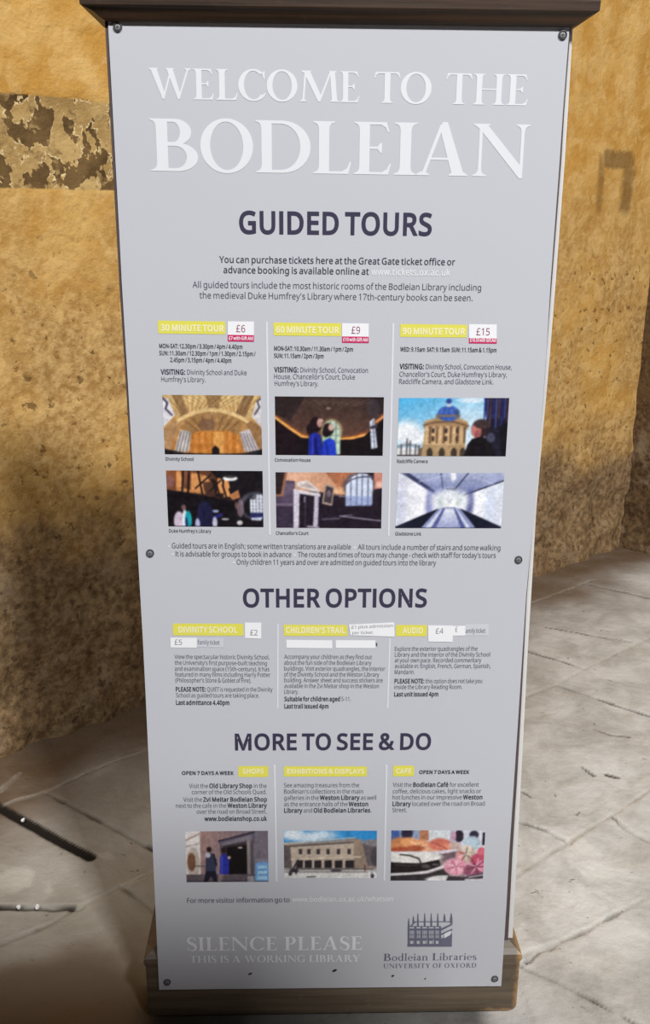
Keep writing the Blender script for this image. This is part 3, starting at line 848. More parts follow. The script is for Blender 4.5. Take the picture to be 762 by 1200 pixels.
def bowl(x0, yb, yt, xr, tk=0.185, th=0.06, xs=None):
    xs = x0 + (xr - x0) * 0.42 if xs is None else xs
    ym, c = (yb + yt) / 2, 0.56
    def half(xr_, yb_, yt_, xs_):
        ry = (yt_ - yb_) / 2
        rx = xr_ - xs_
        m = (yb_ + yt_) / 2
        return bez([(xs_, yt_), (xs_ + rx * c, yt_), (xr_, m + ry * c), (xr_, m)], 8) + bez([(xr_, m), (xr_, m - ry * c), (xs_ + rx * c, yb_), (xs_, yb_)], 8)[1:]
    outer = [(x0, yt)] + half(xr, yb, yt, xs) + [(x0, yb)]
    inner = [(x0, yb + th)] + list(reversed(half(xr - tk, yb + th, yt - th, xs - 0.03))) + [(x0, yt - th)]
    return outer + inner


def ring(cx, cy, rx, ry, tk=0.185, th=0.065, tilt=0.12, n=36, a0=0.0, a1=360.0):
    V, F = [], []
    full = a1 - a0 >= 360
    for i in range(n + 1):
        a = math.radians(a0 + (a1 - a0) * i / n)
        V.append((cx + rx * math.cos(a), cy + ry * math.sin(a)))
        b = a + tilt
        ix, iy = (rx - tk) * math.cos(a), (ry - th) * math.sin(a)
        V.append((cx + ix - tilt * 0.35 * iy * 0.5, cy + iy + tilt * 0.2 * ix))
    for i in range(n):
        F.append((2 * i, 2 * i + 1, 2 * i + 3, 2 * i + 2))
    return ('mesh', V, F)


def diag(xb, xt, t, y0=0.0, y1=1.0):
    return [(xb, y0), (xb + t, y0), (xt + t, y1), (xt, y1)]


def foot(x0, x1, s=0.09, y=0.0, up=True):
    d = 0.03 if up else -0.03
    return [(x0 - s, y), (x1 + s, y), (x1 + s, y + d * 0.7), (x1, y + d * 2.6), (x0, y + d * 2.6), (x0 - s, y + d * 0.7)]


def arm(x0, x1, y, th=0.05, up=0.0, down=0.0, lean=0.03):
    o = [(x0, y), (x1, y)]
    if down:
        o = [(x0, y), (x1 - 0.10, y), (x1 - 0.02, y - down * 0.35), (x1 + lean - 0.01, y - down), (x1 + lean + 0.02, y - down), (x1, y + th), (x0, y + th)]
    elif up:
        o = [(x0, y), (x1, y), (x1 + lean + 0.02, y + th + up), (x1 + lean - 0.01, y + th + up), (x1 - 0.02, y + th + up * 0.35), (x1 - 0.12, y + th), (x0, y + th)]
    else:
        o = [(x0, y), (x1, y), (x1, y + th), (x0, y + th)]
    return o


def spine(pts, wid):
    V, F = [], []
    n = len(pts)
    for i in range(n):
        a, b = np.array(pts[max(i - 1, 0)]), np.array(pts[min(i + 1, n - 1)])
        t = (b - a) / (np.linalg.norm(b - a) + 1e-9)
        nn = np.array([-t[1], t[0]])
        w = np.interp(i / (n - 1), np.linspace(0, 1, len(wid)), wid) / 2
        V += [tuple(np.array(pts[i]) + nn * w), tuple(np.array(pts[i]) - nn * w)]
        if i:
            F.append((2 * i - 2, 2 * i - 1, 2 * i + 1, 2 * i))
    return ('mesh', V, F)


def letter_S(x0, w):
    p = bez([(0.86, 0.80), (0.74, 1.04), (0.14, 1.06), (0.13, 0.76)], 10) + bez([(0.13, 0.76), (0.12, 0.50), (0.90, 0.54), (0.90, 0.25)], 10)[1:] + bez([(0.90, 0.25), (0.90, -0.06), (0.24, -0.08), (0.07, 0.22)], 10)[1:]
    return [spine([(x0 + x * w, y) for x, y in p], [0.03, 0.05, 0.10, 0.15, 0.19, 0.19, 0.15, 0.10, 0.05, 0.03]),
            [(x0 + 0.84 * w, 0.98), (x0 + 0.89 * w, 0.98), (x0 + 0.89 * w, 0.70), (x0 + 0.84 * w, 0.74)],
            [(x0 + 0.06 * w, 0.02), (x0 + 0.02 * w, 0.02), (x0 + 0.02 * w, 0.32), (x0 + 0.07 * w, 0.28)]]


def mid_arm(x0, x1, y):
    return [(x0, y), (x1 - 0.06, y), (x1 - 0.01, y - 0.07), (x1 + 0.02, y - 0.07), (x1 + 0.02, y + 0.115), (x1 - 0.01, y + 0.115), (x1 - 0.06, y + 0.045), (x0, y + 0.045)]


SERIF = {   # letter: (advance, strokes)
    'A': (1.00, [diag(0.10, 0.42, 0.065, 0, 0.97), [(0.66, 0), (0.88, 0), (0.55, 1.02), (0.46, 1.02), (0.415, 0.90)], arm(0.22, 0.72, 0.30, 0.045), foot(0.10, 0.16, 0.09), foot(0.68, 0.86, 0.08)]),
    'B': (0.84, [stem(0.13, r=False), bowl(0.24, 0.50, 1.0, 0.70), bowl(0.24, 0.0, 0.545, 0.80, xs=0.46)]),
    'C': (0.92, [ring(0.52, 0.5, 0.48, 0.52, a0=48, a1=318, tk=0.185, th=0.06), [(0.80, 0.87), (0.86, 0.97), (0.88, 0.97), (0.88, 0.70), (0.85, 0.70)], [(0.84, 0.13), (0.90, 0.20), (0.90, 0.26), (0.80, 0.19)]]),
    'D': (1.05, [stem(0.13, r=False), bowl(0.24, 0.0, 1.0, 1.00, xs=0.50)]),
    'E': (0.74, [stem(0.13, r=False), arm(0.24, 0.62, 0.952, 0.048, down=0.14), mid_arm(0.24, 0.52, 0.49), arm(0.24, 0.66, 0.0, 0.048, up=0.16)]),
    'F': (0.68, [stem(0.13, r=True, rt=False), arm(0.24, 0.62, 0.952, 0.048, down=0.14), mid_arm(0.24, 0.52, 0.47)]),
    'G': (1.02, [ring(0.52, 0.5, 0.48, 0.52, a0=48, a1=310, tk=0.185, th=0.06), [(0.80, 0.87), (0.86, 0.97), (0.88, 0.97), (0.88, 0.70), (0.85, 0.70)], stem(0.74, y0=0.06, y1=0.44, l=False, r=False, lt=True, rt=True)]),
    'H': (1.12, [stem(0.13), stem(0.79), arm(0.28, 0.82, 0.48, 0.045)]),
    'I': (0.42, [stem(0.13)]),
    'K': (0.98, [stem(0.13), diag(0.32, 0.72, 0.07, 0.46, 1.0), [(0.40, 0.58), (0.52, 0.68), (0.98, 0.0), (0.74, 0.0)], foot(0.72, 0.80, 0.09, 1.0, False), foot(0.78, 0.95, 0.07)]),
    'L': (0.72, [stem(0.13, r=False, rt=True), arm(0.24, 0.66, 0.0, 0.05, up=0.18)]),
    'M': (1.30, [diag(0.10, 0.17, 0.065), [(0.12, 1.0), (0.34, 1.0), (0.70, 0.20), (0.62, -0.02)], diag(0.61, 0.98, 0.065, 0.0, 1.0), [(0.98, 1.0), (1.14, 1.0), (1.22, 0.0), (1.05, 0.0)], foot(0.10, 0.16, 0.08), foot(1.06, 1.21, 0.07), foot(0.14, 0.30, 0.08, 1.0, False), foot(1.0, 1.13, 0.06, 1.0, False)]),
    'N': (1.08, [stem(0.13, 0.06, lt=False, rt=False), [(0.02, 1.0), (0.26, 1.0), (0.96, 0.16), (0.96, -0.03), (0.90, -0.03), (0.17, 0.86)], stem(0.90, 0.06, l=False, r=False, lt=True, rt=True), foot(0.12, 0.22, 0.10, 1.0, False)]),
    'O': (1.02, [ring(0.51, 0.5, 0.49, 0.525)]),
    'P': (0.76, [stem(0.13, rt=False), bowl(0.24, 0.44, 1.0, 0.72)]),
    'R': (0.94, [stem(0.13, rt=False), bowl(0.24, 0.46, 1.0, 0.72), [(0.40, 0.50), (0.56, 0.52), (0.96, 0.0), (0.74, 0.0)], foot(0.76, 0.95, 0.05)]),
    'S': (0.62, letter_S(0.03, 0.56)),
    'T': (0.84, [stem(0.335, lt=False, rt=False), arm(0.42, 0.80, 0.952, 0.048, down=0.15), [(0.84 - x, y) for x, y in arm(0.42, 0.80, 0.952, 0.048, down=0.15)]]),
    'U': (1.02, [stem(0.13, y0=0.34, l=False, r=False, lt=True, rt=True), stem(0.84, 0.07, y0=0.34, l=False, r=False, lt=True, rt=True), spine(bez([(0.215, 0.36), (0.215, -0.10), (0.875, -0.10), (0.875, 0.36)], 14), [0.17, 0.12, 0.07, 0.06, 0.07])]),
    'V': (1.00, [[(0.10, 1.0), (0.32, 1.0), (0.60, 0.16), (0.52, -0.02)], diag(0.50, 0.84, 0.065), foot(0.12, 0.30, 0.07, 1.0, False), foot(0.83, 0.90, 0.08, 1.0, False)]),
    'W': (1.48, [[(0.10, 1.0), (0.31, 1.0), (0.56, 0.16), (0.48, -0.02)], diag(0.47, 0.76, 0.06), [(0.62, 1.0), (0.83, 1.0), (1.06, 0.16), (0.98, -0.02)], diag(0.97, 1.30, 0.06), foot(0.12, 0.29, 0.07, 1.0, False), foot(0.66, 0.82, 0.07, 1.0, False), foot(1.29, 1.35, 0.08, 1.0, False)]),
    'X': (0.98, [[(0.08, 1.0), (0.30, 1.0), (0.92, 0.0), (0.70, 0.0)], diag(0.12, 0.78, 0.07), foot(0.11, 0.28, 0.06, 1.0, False), foot(0.72, 0.90, 0.06), foot(0.12, 0.19, 0.08), foot(0.78, 0.85, 0.08, 1.0, False)]),
    'Y': (0.92, [stem(0.38, y1=0.46, lt=False, rt=False), [(0.06, 1.0), (0.27, 1.0), (0.55, 0.46), (0.38, 0.42)], diag(0.46, 0.76, 0.065, 0.42, 1.0), foot(0.08, 0.25, 0.06, 1.0, False), foot(0.75, 0.82, 0.08, 1.0, False)]),
    'a': (0.52, [stem(0.30, 0.12, l=False, r=True, lt=False, rt=False, y1=0.46, s=0.05), spine(bez([(0.08, 0.52), (0.14, 0.70), (0.36, 0.64), (0.36, 0.44)], 8), [0.06, 0.08, 0.12]), spine(bez([(0.36, 0.40), (0.02, 0.34), (0.0, -0.04), (0.34, 0.08)], 10), [0.05, 0.10, 0.12, 0.05])]),
    'b': (0.62, [stem(0.08, 0.12, l=False, r=False, lt=True, rt=False, y1=1.04, s=0.06), ring(0.32, 0.30, 0.26, 0.32, 0.12, 0.05)]),
    'd': (0.64, [stem(0.42, 0.12, l=False, r=True, lt=True, rt=False, y1=1.04, s=0.06), ring(0.30, 0.30, 0.26, 0.32, 0.12, 0.05)]),
    'e': (0.56, [ring(0.29, 0.30, 0.25, 0.32, 0.11, 0.045, a0=0, a1=315), arm(0.10, 0.54, 0.30, 0.045)]),
    'i': (0.30, [stem(0.09, 0.12, lt=True, rt=False, y1=0.62, s=0.06), [(0.08, 0.80), (0.22, 0.80), (0.22, 0.94), (0.08, 0.94)]]),
    'l': (0.30, [stem(0.09, 0.12, lt=True, rt=False, y1=1.04, s=0.06)]),
    'n': (0.66, [stem(0.09, 0.12, lt=True, rt=False, y1=0.62, s=0.06), stem(0.44, 0.12, lt=False, rt=False, y1=0.42, s=0.06), spine(bez([(0.18, 0.46), (0.26, 0.66), (0.50, 0.68), (0.50, 0.40)], 8), [0.04, 0.08, 0.12])]),
    'o': (0.60, [ring(0.30, 0.30, 0.27, 0.325, 0.12, 0.05)]),
    'r': (0.46, [stem(0.09, 0.12, lt=True, rt=False, y1=0.62, s=0.06), spine(bez([(0.18, 0.44), (0.24, 0.62), (0.34, 0.64), (0.42, 0.56)], 6), [0.04, 0.08, 0.11])]),
    's': (0.44, [spine([(0.04 + x * 0.38, y * 0.62) for x, y in bez([(0.9, 0.78), (0.7, 1.1), (0.1, 1.04), (0.12, 0.74)], 6) + bez([(0.12, 0.74), (0.14, 0.50), (0.9, 0.55), (0.9, 0.26)], 6)[1:] + bez([(0.9, 0.26), (0.9, -0.08), (0.2, -0.08), (0.05, 0.24)], 6)[1:]], [0.04, 0.08, 0.12, 0.12, 0.08, 0.04])]),
}
_sc = {}


def serif_glyph(ch):
    if ch not in _sc:
        adv, strokes = SERIF[ch]
        loops = []
        for s in strokes:
            if isinstance(s, tuple) and s[0] == 'mesh':
                v = s[1]
                if abs(v[0][0] - v[-2][0]) + abs(v[0][1] - v[-2][1]) < 1e-6:      # closed ring
                    loops.append(('ring', v[0:-2:2], v[1:-2:2]))
                else:
                    loops.append(list(v[0::2]) + list(reversed(v[1::2])))
            else:
                clean = [s[0]]
                for p in s[1:]:
                    if abs(p[0] - clean[-1][0]) + abs(p[1] - clean[-1][1]) > 1e-6:
                        clean.append(p)
                loops.append(clean)
        if any(l[0] == 'ring' for l in loops):
            # split each ring into two halves so that the union rule keeps its counter open
            out = []
            for l in loops:
                if l[0] == 'ring':
                    o_, i_ = list(l[1]), list(l[2])
                    h = len(o_) // 2
                    out.append(o_[:h + 1] + i_[:h + 1][::-1])
                    out.append(o_[h:] + o_[:1] + (i_[h:] + i_[:1])[::-1])
                else:
                    out.append(l)
            loops = out
        V, F = fill(loops, True)
        _sc[ch] = (adv, np.array(V), F)
    return _sc[ch]


def serif_text(pr, s, x0, y0, x1, y1, cap, mat, lift=0.0005, big=1.0, track=0.0):
    a, b = P(x0, y0, lift), P(x1, y1, lift)
    h = np.linalg.norm(P(x0, y0 - cap, lift) - a)
    x, items = 0.0, []
    for ch in s:
        if ch == ' ':
            x += 0.34
            continue
        adv, V, F = serif_glyph(ch)
        items.append((x, V, F))
        x += adv + track
    lo = min((V[:, 0] + xx).min() for xx, V, F in items)
    hi = max((V[:, 0] + xx).max() for xx, V, F in items)
    for xx, V, F in items:
        u = (V[:, 0] + xx - lo) / (hi - lo)
        W = a[None] + u[:, None] * (b - a)[None]
        W[:, 2] += V[:, 1] * h
        pr.add(W, F, mat)


def serif_boxes(pr, letters, cap, mat, lift=0.0005):
    """letters with a measured left and right edge each, on one sloping baseline"""
    for ch, xa, xb, base in letters:
        adv, V, F = serif_glyph(ch)
        lo, hi = V[:, 0].min(), V[:, 0].max()
        a, b = P(xa, base, lift), P(xb, base + 0.0175 * (xb - xa), lift)
        h = np.linalg.norm(P(xa, base - cap, lift) - a)
        u = (V[:, 0] - lo) / (hi - lo)
        W = a[None] + u[:, None] * (b - a)[None]
        W[:, 2] += V[:, 1] * h
        pr.add(W, F, mat)


# ---------------------------------------------------------------- headings
def z5(z):
    return 170 + z / 3.313


def z6(z):
    return 400 + z / 3.313


pr = Print()
for ch, xa, xb in [('W', z5(18), z5(182)), ('E', z5(188), z5(268)), ('L', z5(276), z5(360)), ('C', z5(363), z5(468)), ('O', z5(473), z5(592)),
                   ('M', z5(601), 397.5), ('E', 398.5, z6(70)), ('T', z6(126), z6(228)), ('O', z6(229), z6(349)), ('T', z6(404), z6(506)),
                   ('H', z6(511), z6(632)), ('E', z6(640), z6(723))]:
    base = 115.6 + (xa - 176) * 0.0184
    serif_boxes(pr, [(ch, xa, xb, base)], 36.3, I_WHITE)
for ch, xa, xb in [('B', z5(24), z5(208)), ('O', z5(217), z5(421)), ('D', z5(431), z5(643)), ('L', z5(653), z6(38)), ('E', z6(48), z6(192)),
                   ('I', z6(203), z6(291)), ('A', z6(290), z6(490)), ('N', z6(506), z6(723))]:
    base = 200.2 + (xa - 180) * 0.0165
    serif_boxes(pr, [(ch, xa, xb, base)], 61.5, I_WHITE)
pr.build('title_lettering', 'large white serif capitals at the top of the panel')

for s, x0, y0, x1, y1, c in [('GUIDED TOURS', 280.5, 273, 506, 275.5, 25.0), ('OTHER OPTIONS', 285, 711, 500.2, 711, 20.4), ('MORE TO SEE & DO', 275.6, 878.7, 505, 878, 18.2)]:
    pr = Print()
    text(pr, s, x0, y0, x1, y1, c, I_NAVY, bold=11)
    pr.build('heading_lettering', 'dark navy heading reading ' + s.lower())

pr = Print()
text(pr, 'You can purchase tickets here at the Great Gate ticket office or', 257.2, 307.7, 533.4, 310.8, 7.6, I_BOLD, bold=4)
text(pr, 'advance booking is available online at', 262, 319.9, 432.4, 321.9, 7.6, I_BOLD, bold=4)
text(pr, 'www.tickets.ox.ac.uk', 435, 322.2, 527.6, 323.2, 7.4, I_WHITE, bold=9)
text(pr, "All guided tours include the most historic rooms of the Bodleian Library including", 225.8, 337.1, 564, 340.6, 7.4, I_TEXT)
text(pr, "the medieval Duke Humfrey's Library where 17th-century books can be seen.", 234, 349.6, 554, 352.8, 7.4, I_TEXT)
pr.build('introduction_text')


def banner(quad, s, x0, y0, x1, y1, cap, rnd=1.0, mat=I_CREAM):
    pr = Print()
    pr.box(quad, I_YELLOW, 0.0004, rnd)
    text(pr, s, x0, y0, x1, y1, cap, mat, bold=13, lift=0.0008)
    pr.build('yellow_banner', 'yellow banner reading ' + s.lower())


def quad(x0, y0, x1, y1, dy=1.0, dx=-0.4):
    return [(x0, y0), (x1, y0 + dy), (x1 + dx, y1 + dy), (x0 - dx * 0.5, y1)]


banner([(184.8, 375.6), (264, 376.8), (264.4, 391.8), (185.6, 390.8)], '30 MINUTE TOUR', 188.5, 387.4, 262.5, 388.4, 7)
banner([(320.5, 377.9), (400, 378.9), (400, 394), (321, 393.2)], '60 MINUTE TOUR', 323.5, 389.6, 397.5, 390.4, 7)
banner([(469.4, 379.6), (547.7, 380.6), (547, 395.6), (469, 394.8)], '90 MINUTE TOUR', 472, 391.4, 545, 392, 7)


def price(x0, x1, y0, ym, y1, s, sx0, sx1, base, small):
    pr = Print()
    pr.box([(x0, y0), (x1, y0 + 0.4), (x1, ym + 0.4), (x0, ym)], I_PAPER, 0.0006)
    pr.box([(x0, ym), (x1, ym + 0.4), (x1, y1 + 0.4), (x0, y1)], I_PINK, 0.0006)
    text(pr, s, sx0, base, sx1, base + 0.2, 8.4, I_PRICE, lift=0.0009)
    text(pr, small, x0 + 1.2, y1 - 1.9, x1 - 1.2, y1 - 1.6, 3.9, I_PAPER, bold=9, lift=0.0009)
    pr.build('price_label', 'white and magenta price label reading ' + s.replace('£', '') + ' pounds')


price(267, 297.7, 376.5, 392.3, 400, '£6', 276.9, 287.5, 389.2, '£7 with Gift Aid')
price(401, 432.3, 378.7, 394.2, 401.6, '£9', 412, 422, 391, '£10 with Gift Aid')
price(549.8, 582.3, 379.8, 396.2, 402.3, '£15', 558.3, 574, 392.8, '£16.50 with Gift Aid')


def block(lines, cap, name, mat=I_SMALL, bold=0, slope=None):
    pr = Print()
    for s, x0, y0, x1, y1 in lines:
        text(pr, s, x0, y0, x1, y1, cap, mat, bold, mat_b=I_BOLD, bold_b=12)
    pr.build(name)


block([('MON-SAT: 12.30pm / 3.30pm / 4pm / 4.40pm', 186.8, 407.8, 284.4, 408.9), ('SUN: 11.30am / 12.30pm / 1pm / 1.30pm / 2.15pm /', 186.8, 416.1, 299.8, 417.2),
       ('2.45pm / 3.15pm / 4pm / 4.40pm', 199.6, 424.1, 271.3, 424.9)], 5.0, 'tour_times', I_BOLD, 8)
block([('MON-SAT: 10.30am / 11.30am / 1pm / 2pm', 321.4, 410.7, 413.8, 411.8), ('SUN: 11.15am / 2pm / 3pm', 321.4, 419.2, 379.4, 419.8)], 5.0, 'tour_times', I_BOLD, 8)
block([('WED: 9.15am  SAT: 9.15am  SUN: 11.15am & 1.15pm', 469.2, 411.8, 582, 412.8)], 5.0, 'tour_times', I_BOLD, 8)
block([('*VISITING:* Divinity School and Duke', 188.5, 438.6, 289.2, 439.6), ("Humfrey's Library.", 189.2, 447.2, 241, 447.8)], 5.8, 'tour_text')
block([('*VISITING:* Divinity School, Convocation', 321.4, 436, 431.3, 436.9), ("House, Chancellor's Court, Duke", 321.5, 444, 416.2, 444.7), ("Humfrey's Library.", 322, 452, 373.4, 452.4)], 5.8, 'tour_text')
block([('*VISITING:* Divinity School, Convocation House,', 468.4, 432.2, 600, 433.2), ("Chancellor's Court, Duke Humfrey's Library,", 468.3, 441.3, 594.2, 442), ('Radcliffe Camera, and Gladstone Link.', 468, 449.8, 578.4, 450.4)], 5.8, 'tour_text')

for a, b, w in [((312.8, 377), (316.4, 627), 2.0), ((461.2, 379), (455.6, 628), 2.0), ((325.8, 731), (325.6, 830), 1.7), ((457.2, 748), (454.4, 830), 1.7),
                ((322, 896), (324.4, 1033), 1.9), ((453.3, 896), (450.6, 1032), 1.9)]:
    Print().line(a, b, w, I_RULE, 0.0004).build('column_rule')

CAPTIONS = [('Divinity School', 194.2, 539.7, 227, 540), ("Duke Humfrey's Library", 198.2, 624, 247.7, 624.4), ('Convocation House', 322.2, 540.8, 364, 541.1), ("Chancellor's Court", 323.6, 626.6, 361.6, 626.8),
            ('Radcliffe Camera', 465.4, 542.4, 501.3, 542.5), ('Gladstone Link', 463.3, 627.4, 493.8, 627.5)]
for c in CAPTIONS:
    block([c], 3.9, 'photo_caption', I_BOLD, 4)

pr = Print()
for s, x0, y0, x1, y1 in [('Guided tours are in English; some written translations are available', 201.6, 642.4, 411.5, 643.9), ('All tours include a number of stairs and some walking', 419.5, 644, 586.5, 645),
                          ('It is advisable for groups to book in advance', 206, 652, 341.6, 652.8), ("The routes and times of tours may change - check with staff for today's tours", 349.3, 652.8, 581.2, 653.9),
                          ('Only children 11 years and over are admitted on guided tours into the library', 277.6, 661.6, 511.2, 662.6)]:
    text(pr, s, x0, y0, x1, y1, 6.1, I_TEXT, 1)
    pr.poly([(x0 - 3.6 + 1.3 * math.cos(k * 0.785), y0 - 2.2 + 1.3 * math.sin(k * 0.785)) for k in range(8)], I_RULE)
pr.build('visitor_notes')

# other options
banner([(202.5, 730.6), (285.3, 731), (285.5, 745), (203, 744.6)], 'DIVINITY SCHOOL', 209.3, 741.2, 278.2, 741.4, 6.6, 1.2)
banner([(332.4, 732), (407, 732.4), (407.3, 745.4), (332.8, 745.2)], "CHILDREN'S TRAIL", 335, 741.7, 404.5, 741.9, 6.6, 1.2)
banner([(464.4, 732.3), (500.6, 732.5), (500.3, 745.7), (464, 745.5)], 'AUDIO', 471.8, 742, 495.6, 742.1, 6.4, 1.2)


def sticker(q, label, lines, mat=I_PAPER, name='paper_sticker', lift=0.0007):
    pr = Print()
    pr.box(q, mat, lift)
    for s, x0, y0, x1, y1, c, ink_ in lines:
        text(pr, s, x0, y0, x1, y1, c, ink_, 0, lift=lift + 0.0003)
    pr.build(name, label)


sticker([(287, 729.5), (306.4, 729.8), (306.2, 748.6), (287.2, 747.6)], 'small white sticker with pencilled price two pounds', [('£2', 293.3, 744.4, 302, 744.6, 6.4, I_PENCIL)])
sticker([(231, 747.6), (262.2, 747.8), (262.2, 758.8), (231, 758.4)], 'pale grey strip reading family ticket', [('family ticket', 231.9, 755.2, 257.6, 755.6, 5.2, I_TEXT)], I_STRIP, lift=0.0006)
sticker([(199.6, 747.2), (230.8, 747.4), (230.8, 759.2), (200, 758.8)], 'white strip with pencilled price five pounds', [('£5', 204.7, 755.6, 213.5, 755.8, 6.2, I_PENCIL)])
sticker([(409, 731.9), (461.9, 729.4), (462.9, 746.2), (410.7, 744.5)], 'tilted white strip with faint handwriting', [('£1 plus admission', 412, 736.8, 460.5, 734.8, 3.6, I_PENCIL), ('per ticket', 413, 743.2, 437, 742.8, 3.4, I_PENCIL)], lift=0.001)
sticker([(335.4, 749.8), (389.4, 750.4), (389.6, 759.8), (335.8, 759.2)], 'blank white strip below the left half of the yellow banner', [])
sticker([(393.4, 750.2), (440.2, 750.4), (440.4, 759.6), (393.6, 759.4)], 'blank white strip with a dark mark at its right end', [])
Print().poly([(440.4, 753.2), (442.2, 753.4), (442.4, 757), (441, 757.4)], I_TEXT, 0.001).build('ink_mark')
sticker([(545.3, 731.6), (572.8, 731.2), (572.6, 744.8), (545.2, 744.8)], 'pale grey strip reading amily ticket', [('amily ticket', 546, 741.8, 569, 741.6, 5.2, I_TEXT)], I_STRIP, lift=0.0006)
sticker([(530.6, 733.6), (545.6, 733.2), (545.2, 744.8), (530.6, 745)], 'small white strip with a faint pencilled pound sign', [('£', 533.6, 740.4, 536.4, 740.3, 5.8, I_PENCIL)])
sticker([(501.8, 732.8), (531, 733), (530.8, 752.4), (502, 751.8)], 'white sticker with pencilled price four pounds', [('£4', 510.6, 742.6, 519.6, 742.5, 6.2, I_PENCIL)], lift=0.001)

block([('View the spectacular historic Divinity School,', 204.7, 772, 315.8, 772.6), ("the University's first purpose-built teaching", 205, 779, 313, 779.6), ('and examination space (15th-century). It has', 205, 786, 315.8, 786.6),
       ('featured in many films including Harry Potter', 205.2, 792.8, 317, 793.2), ("(Philosopher's Stone & Goblet of Fire).", 205.6, 799.6, 294.4, 800), ('*PLEASE NOTE:* QUIET is requested in the Divinity', 206.2, 810.2, 319.5, 810.4),
       ('School as guided tours are taking place.', 206.5, 817.2, 304, 817.4), ('*Last admittance 4.40pm*', 206.5, 825.8, 269, 826)], 5.0, 'option_text')
block([('Accompany your children as they find out', 333.2, 772, 436.1, 772.4), ('about the fun side of the Bodleian Library', 333.2, 779, 435.4, 779.3), ('buildings. Visit exterior quadrangles, the interior', 333.2, 785.9, 451.4, 786.2),
       ('of the Divinity School and the Weston Library', 333.2, 792.7, 444.6, 793), ('building. Answer sheet and success stickers are', 333.3, 799.4, 448.6, 799.6), ('available in the Zvi Meitar shop in the Weston', 333.3, 806.2, 444.2, 806.4),
       ('Library.', 333.3, 813, 349.8, 813), ('*Suitable for children aged* 5-11.', 333.4, 821.6, 411.3, 821.6), ('*Last trail issued 4pm*', 333.4, 830.1, 385.2, 830.1)], 5.0, 'option_text')
block([('Explore the exterior quadrangles of the', 462.9, 762.8, 559.7, 762.6), ('Library and the interior of the Divinity School', 462.9, 769.6, 574.4, 769.4), ('at your own pace. Recorded commentary', 462.8, 776.2, 564.3, 776.1),
       ('available in: English, French, German, Spanish,', 462.8, 783, 575, 782.9), ('Mandarin.', 462.6, 790, 486, 790), ('*PLEASE NOTE:* this option does not take you', 462.5, 800.7, 565.2, 800.4),
       ('inside the Library Reading Room.', 462.4, 807.5, 541.9, 807.3), ('*Last unit issued 4pm*', 462.1, 816.1, 513.8, 815.9)], 5.0, 'option_text')

# more to see and do
banner([(279.3, 897.8), (314.6, 897.8), (314.6, 910.6), (279.4, 910.6)], 'SHOPS', 284.4, 906.5, 309.2, 906.5, 5.4, 1.8)
banner([(332.7, 898), (430.2, 898.1), (430, 910), (332.8, 910)], 'EXHIBITIONS & DISPLAYS', 336.5, 906.5, 427, 906.5, 5.2, 1.6)
banner([(461.1, 897.2), (485.6, 897.2), (485.3, 909.7), (460.8, 909.8)], 'CAFE', 464, 906.1, 482, 906.1, 5.2, 1.8)
block([('OPEN 7 DAYS A WEEK', 213.3, 908, 274.2, 908)], 4.0, 'opening_text', I_BOLD, 15)
block([('OPEN 7 DAYS A WEEK', 491.4, 906.9, 550.3, 906.8)], 4.0, 'opening_text', I_BOLD, 15)
block([('Visit the *Old Library Shop* in the', 221.8, 923.5, 312.6, 923.3), ('corner of the Old Schools Quad.', 225, 930.7, 312.6, 930.5), ('Visit the *Zvi Meitar Bodleian Shop*', 215, 939.5, 313, 939.2),
       ('next to the cafe in the *Weston Library*', 206.5, 946.7, 313, 946.4), ('over the road on Broad Street.', 230.7, 953.6, 312.8, 953.4), ('*www.bodleianshop.co.uk*', 239.7, 962, 313, 961.7)], 5.0, 'visit_text')
block([('See amazing treasures from the', 333, 922.6, 421, 922.5), ("Bodleian's collections in the main", 333, 930, 425.6, 929.9), ('galleries in the *Weston Library* as well', 333.1, 937.4, 441, 937.2),
       ('as the entrance halls of the *Weston*', 333.1, 944.8, 431.6, 944.7), ('*Library* and *Old Bodleian Libraries*.', 333.2, 952.3, 435.5, 952)], 5.0, 'visit_text')
block([('Visit the *Bodleian Café* for excellent', 460.6, 922.2, 561.2, 921.9), ('coffee, delicious cakes, light snacks or', 460.5, 929.7, 564, 929.4), ('hot lunches in our impressive *Weston*', 460.3, 936.9, 565.5, 936.6),
       ('*Library* located over the road on Broad', 460.2, 944.5, 568.2, 944.1), ('Street.', 460.1, 951.7, 476.8, 951.6)], 5.0, 'visit_text')
pr = Print()
text(pr, 'For more visitor information go to', 219.4, 1058.2, 339.6, 1057.2, 5.6, I_TEXT, 2)
text(pr, 'www.bodleian.ox.ac.uk/whatson', 342.5, 1057, 460.8, 1056, 5.6, I_WHITE, 10)
pr.build('website_text')
pr = Print()
serif_text(pr, 'SILENCE PLEASE', 219.6, 1114.4, 424.4, 1113, 15.8, I_PAPER, track=0.03)
serif_text(pr, 'THIS IS A WORKING LIBRARY', 222.4, 1128.3, 421.8, 1126.9, 8.0, I_PAPER, track=0.03)
pr.build('notice_lettering', 'white serif capitals asking for silence')

# library mark: little line drawing of the pinnacled building with the name under it
def zl(pts):
    return [(440 + x / 5.862, 1060 + y / 5.862) for x, y in pts]


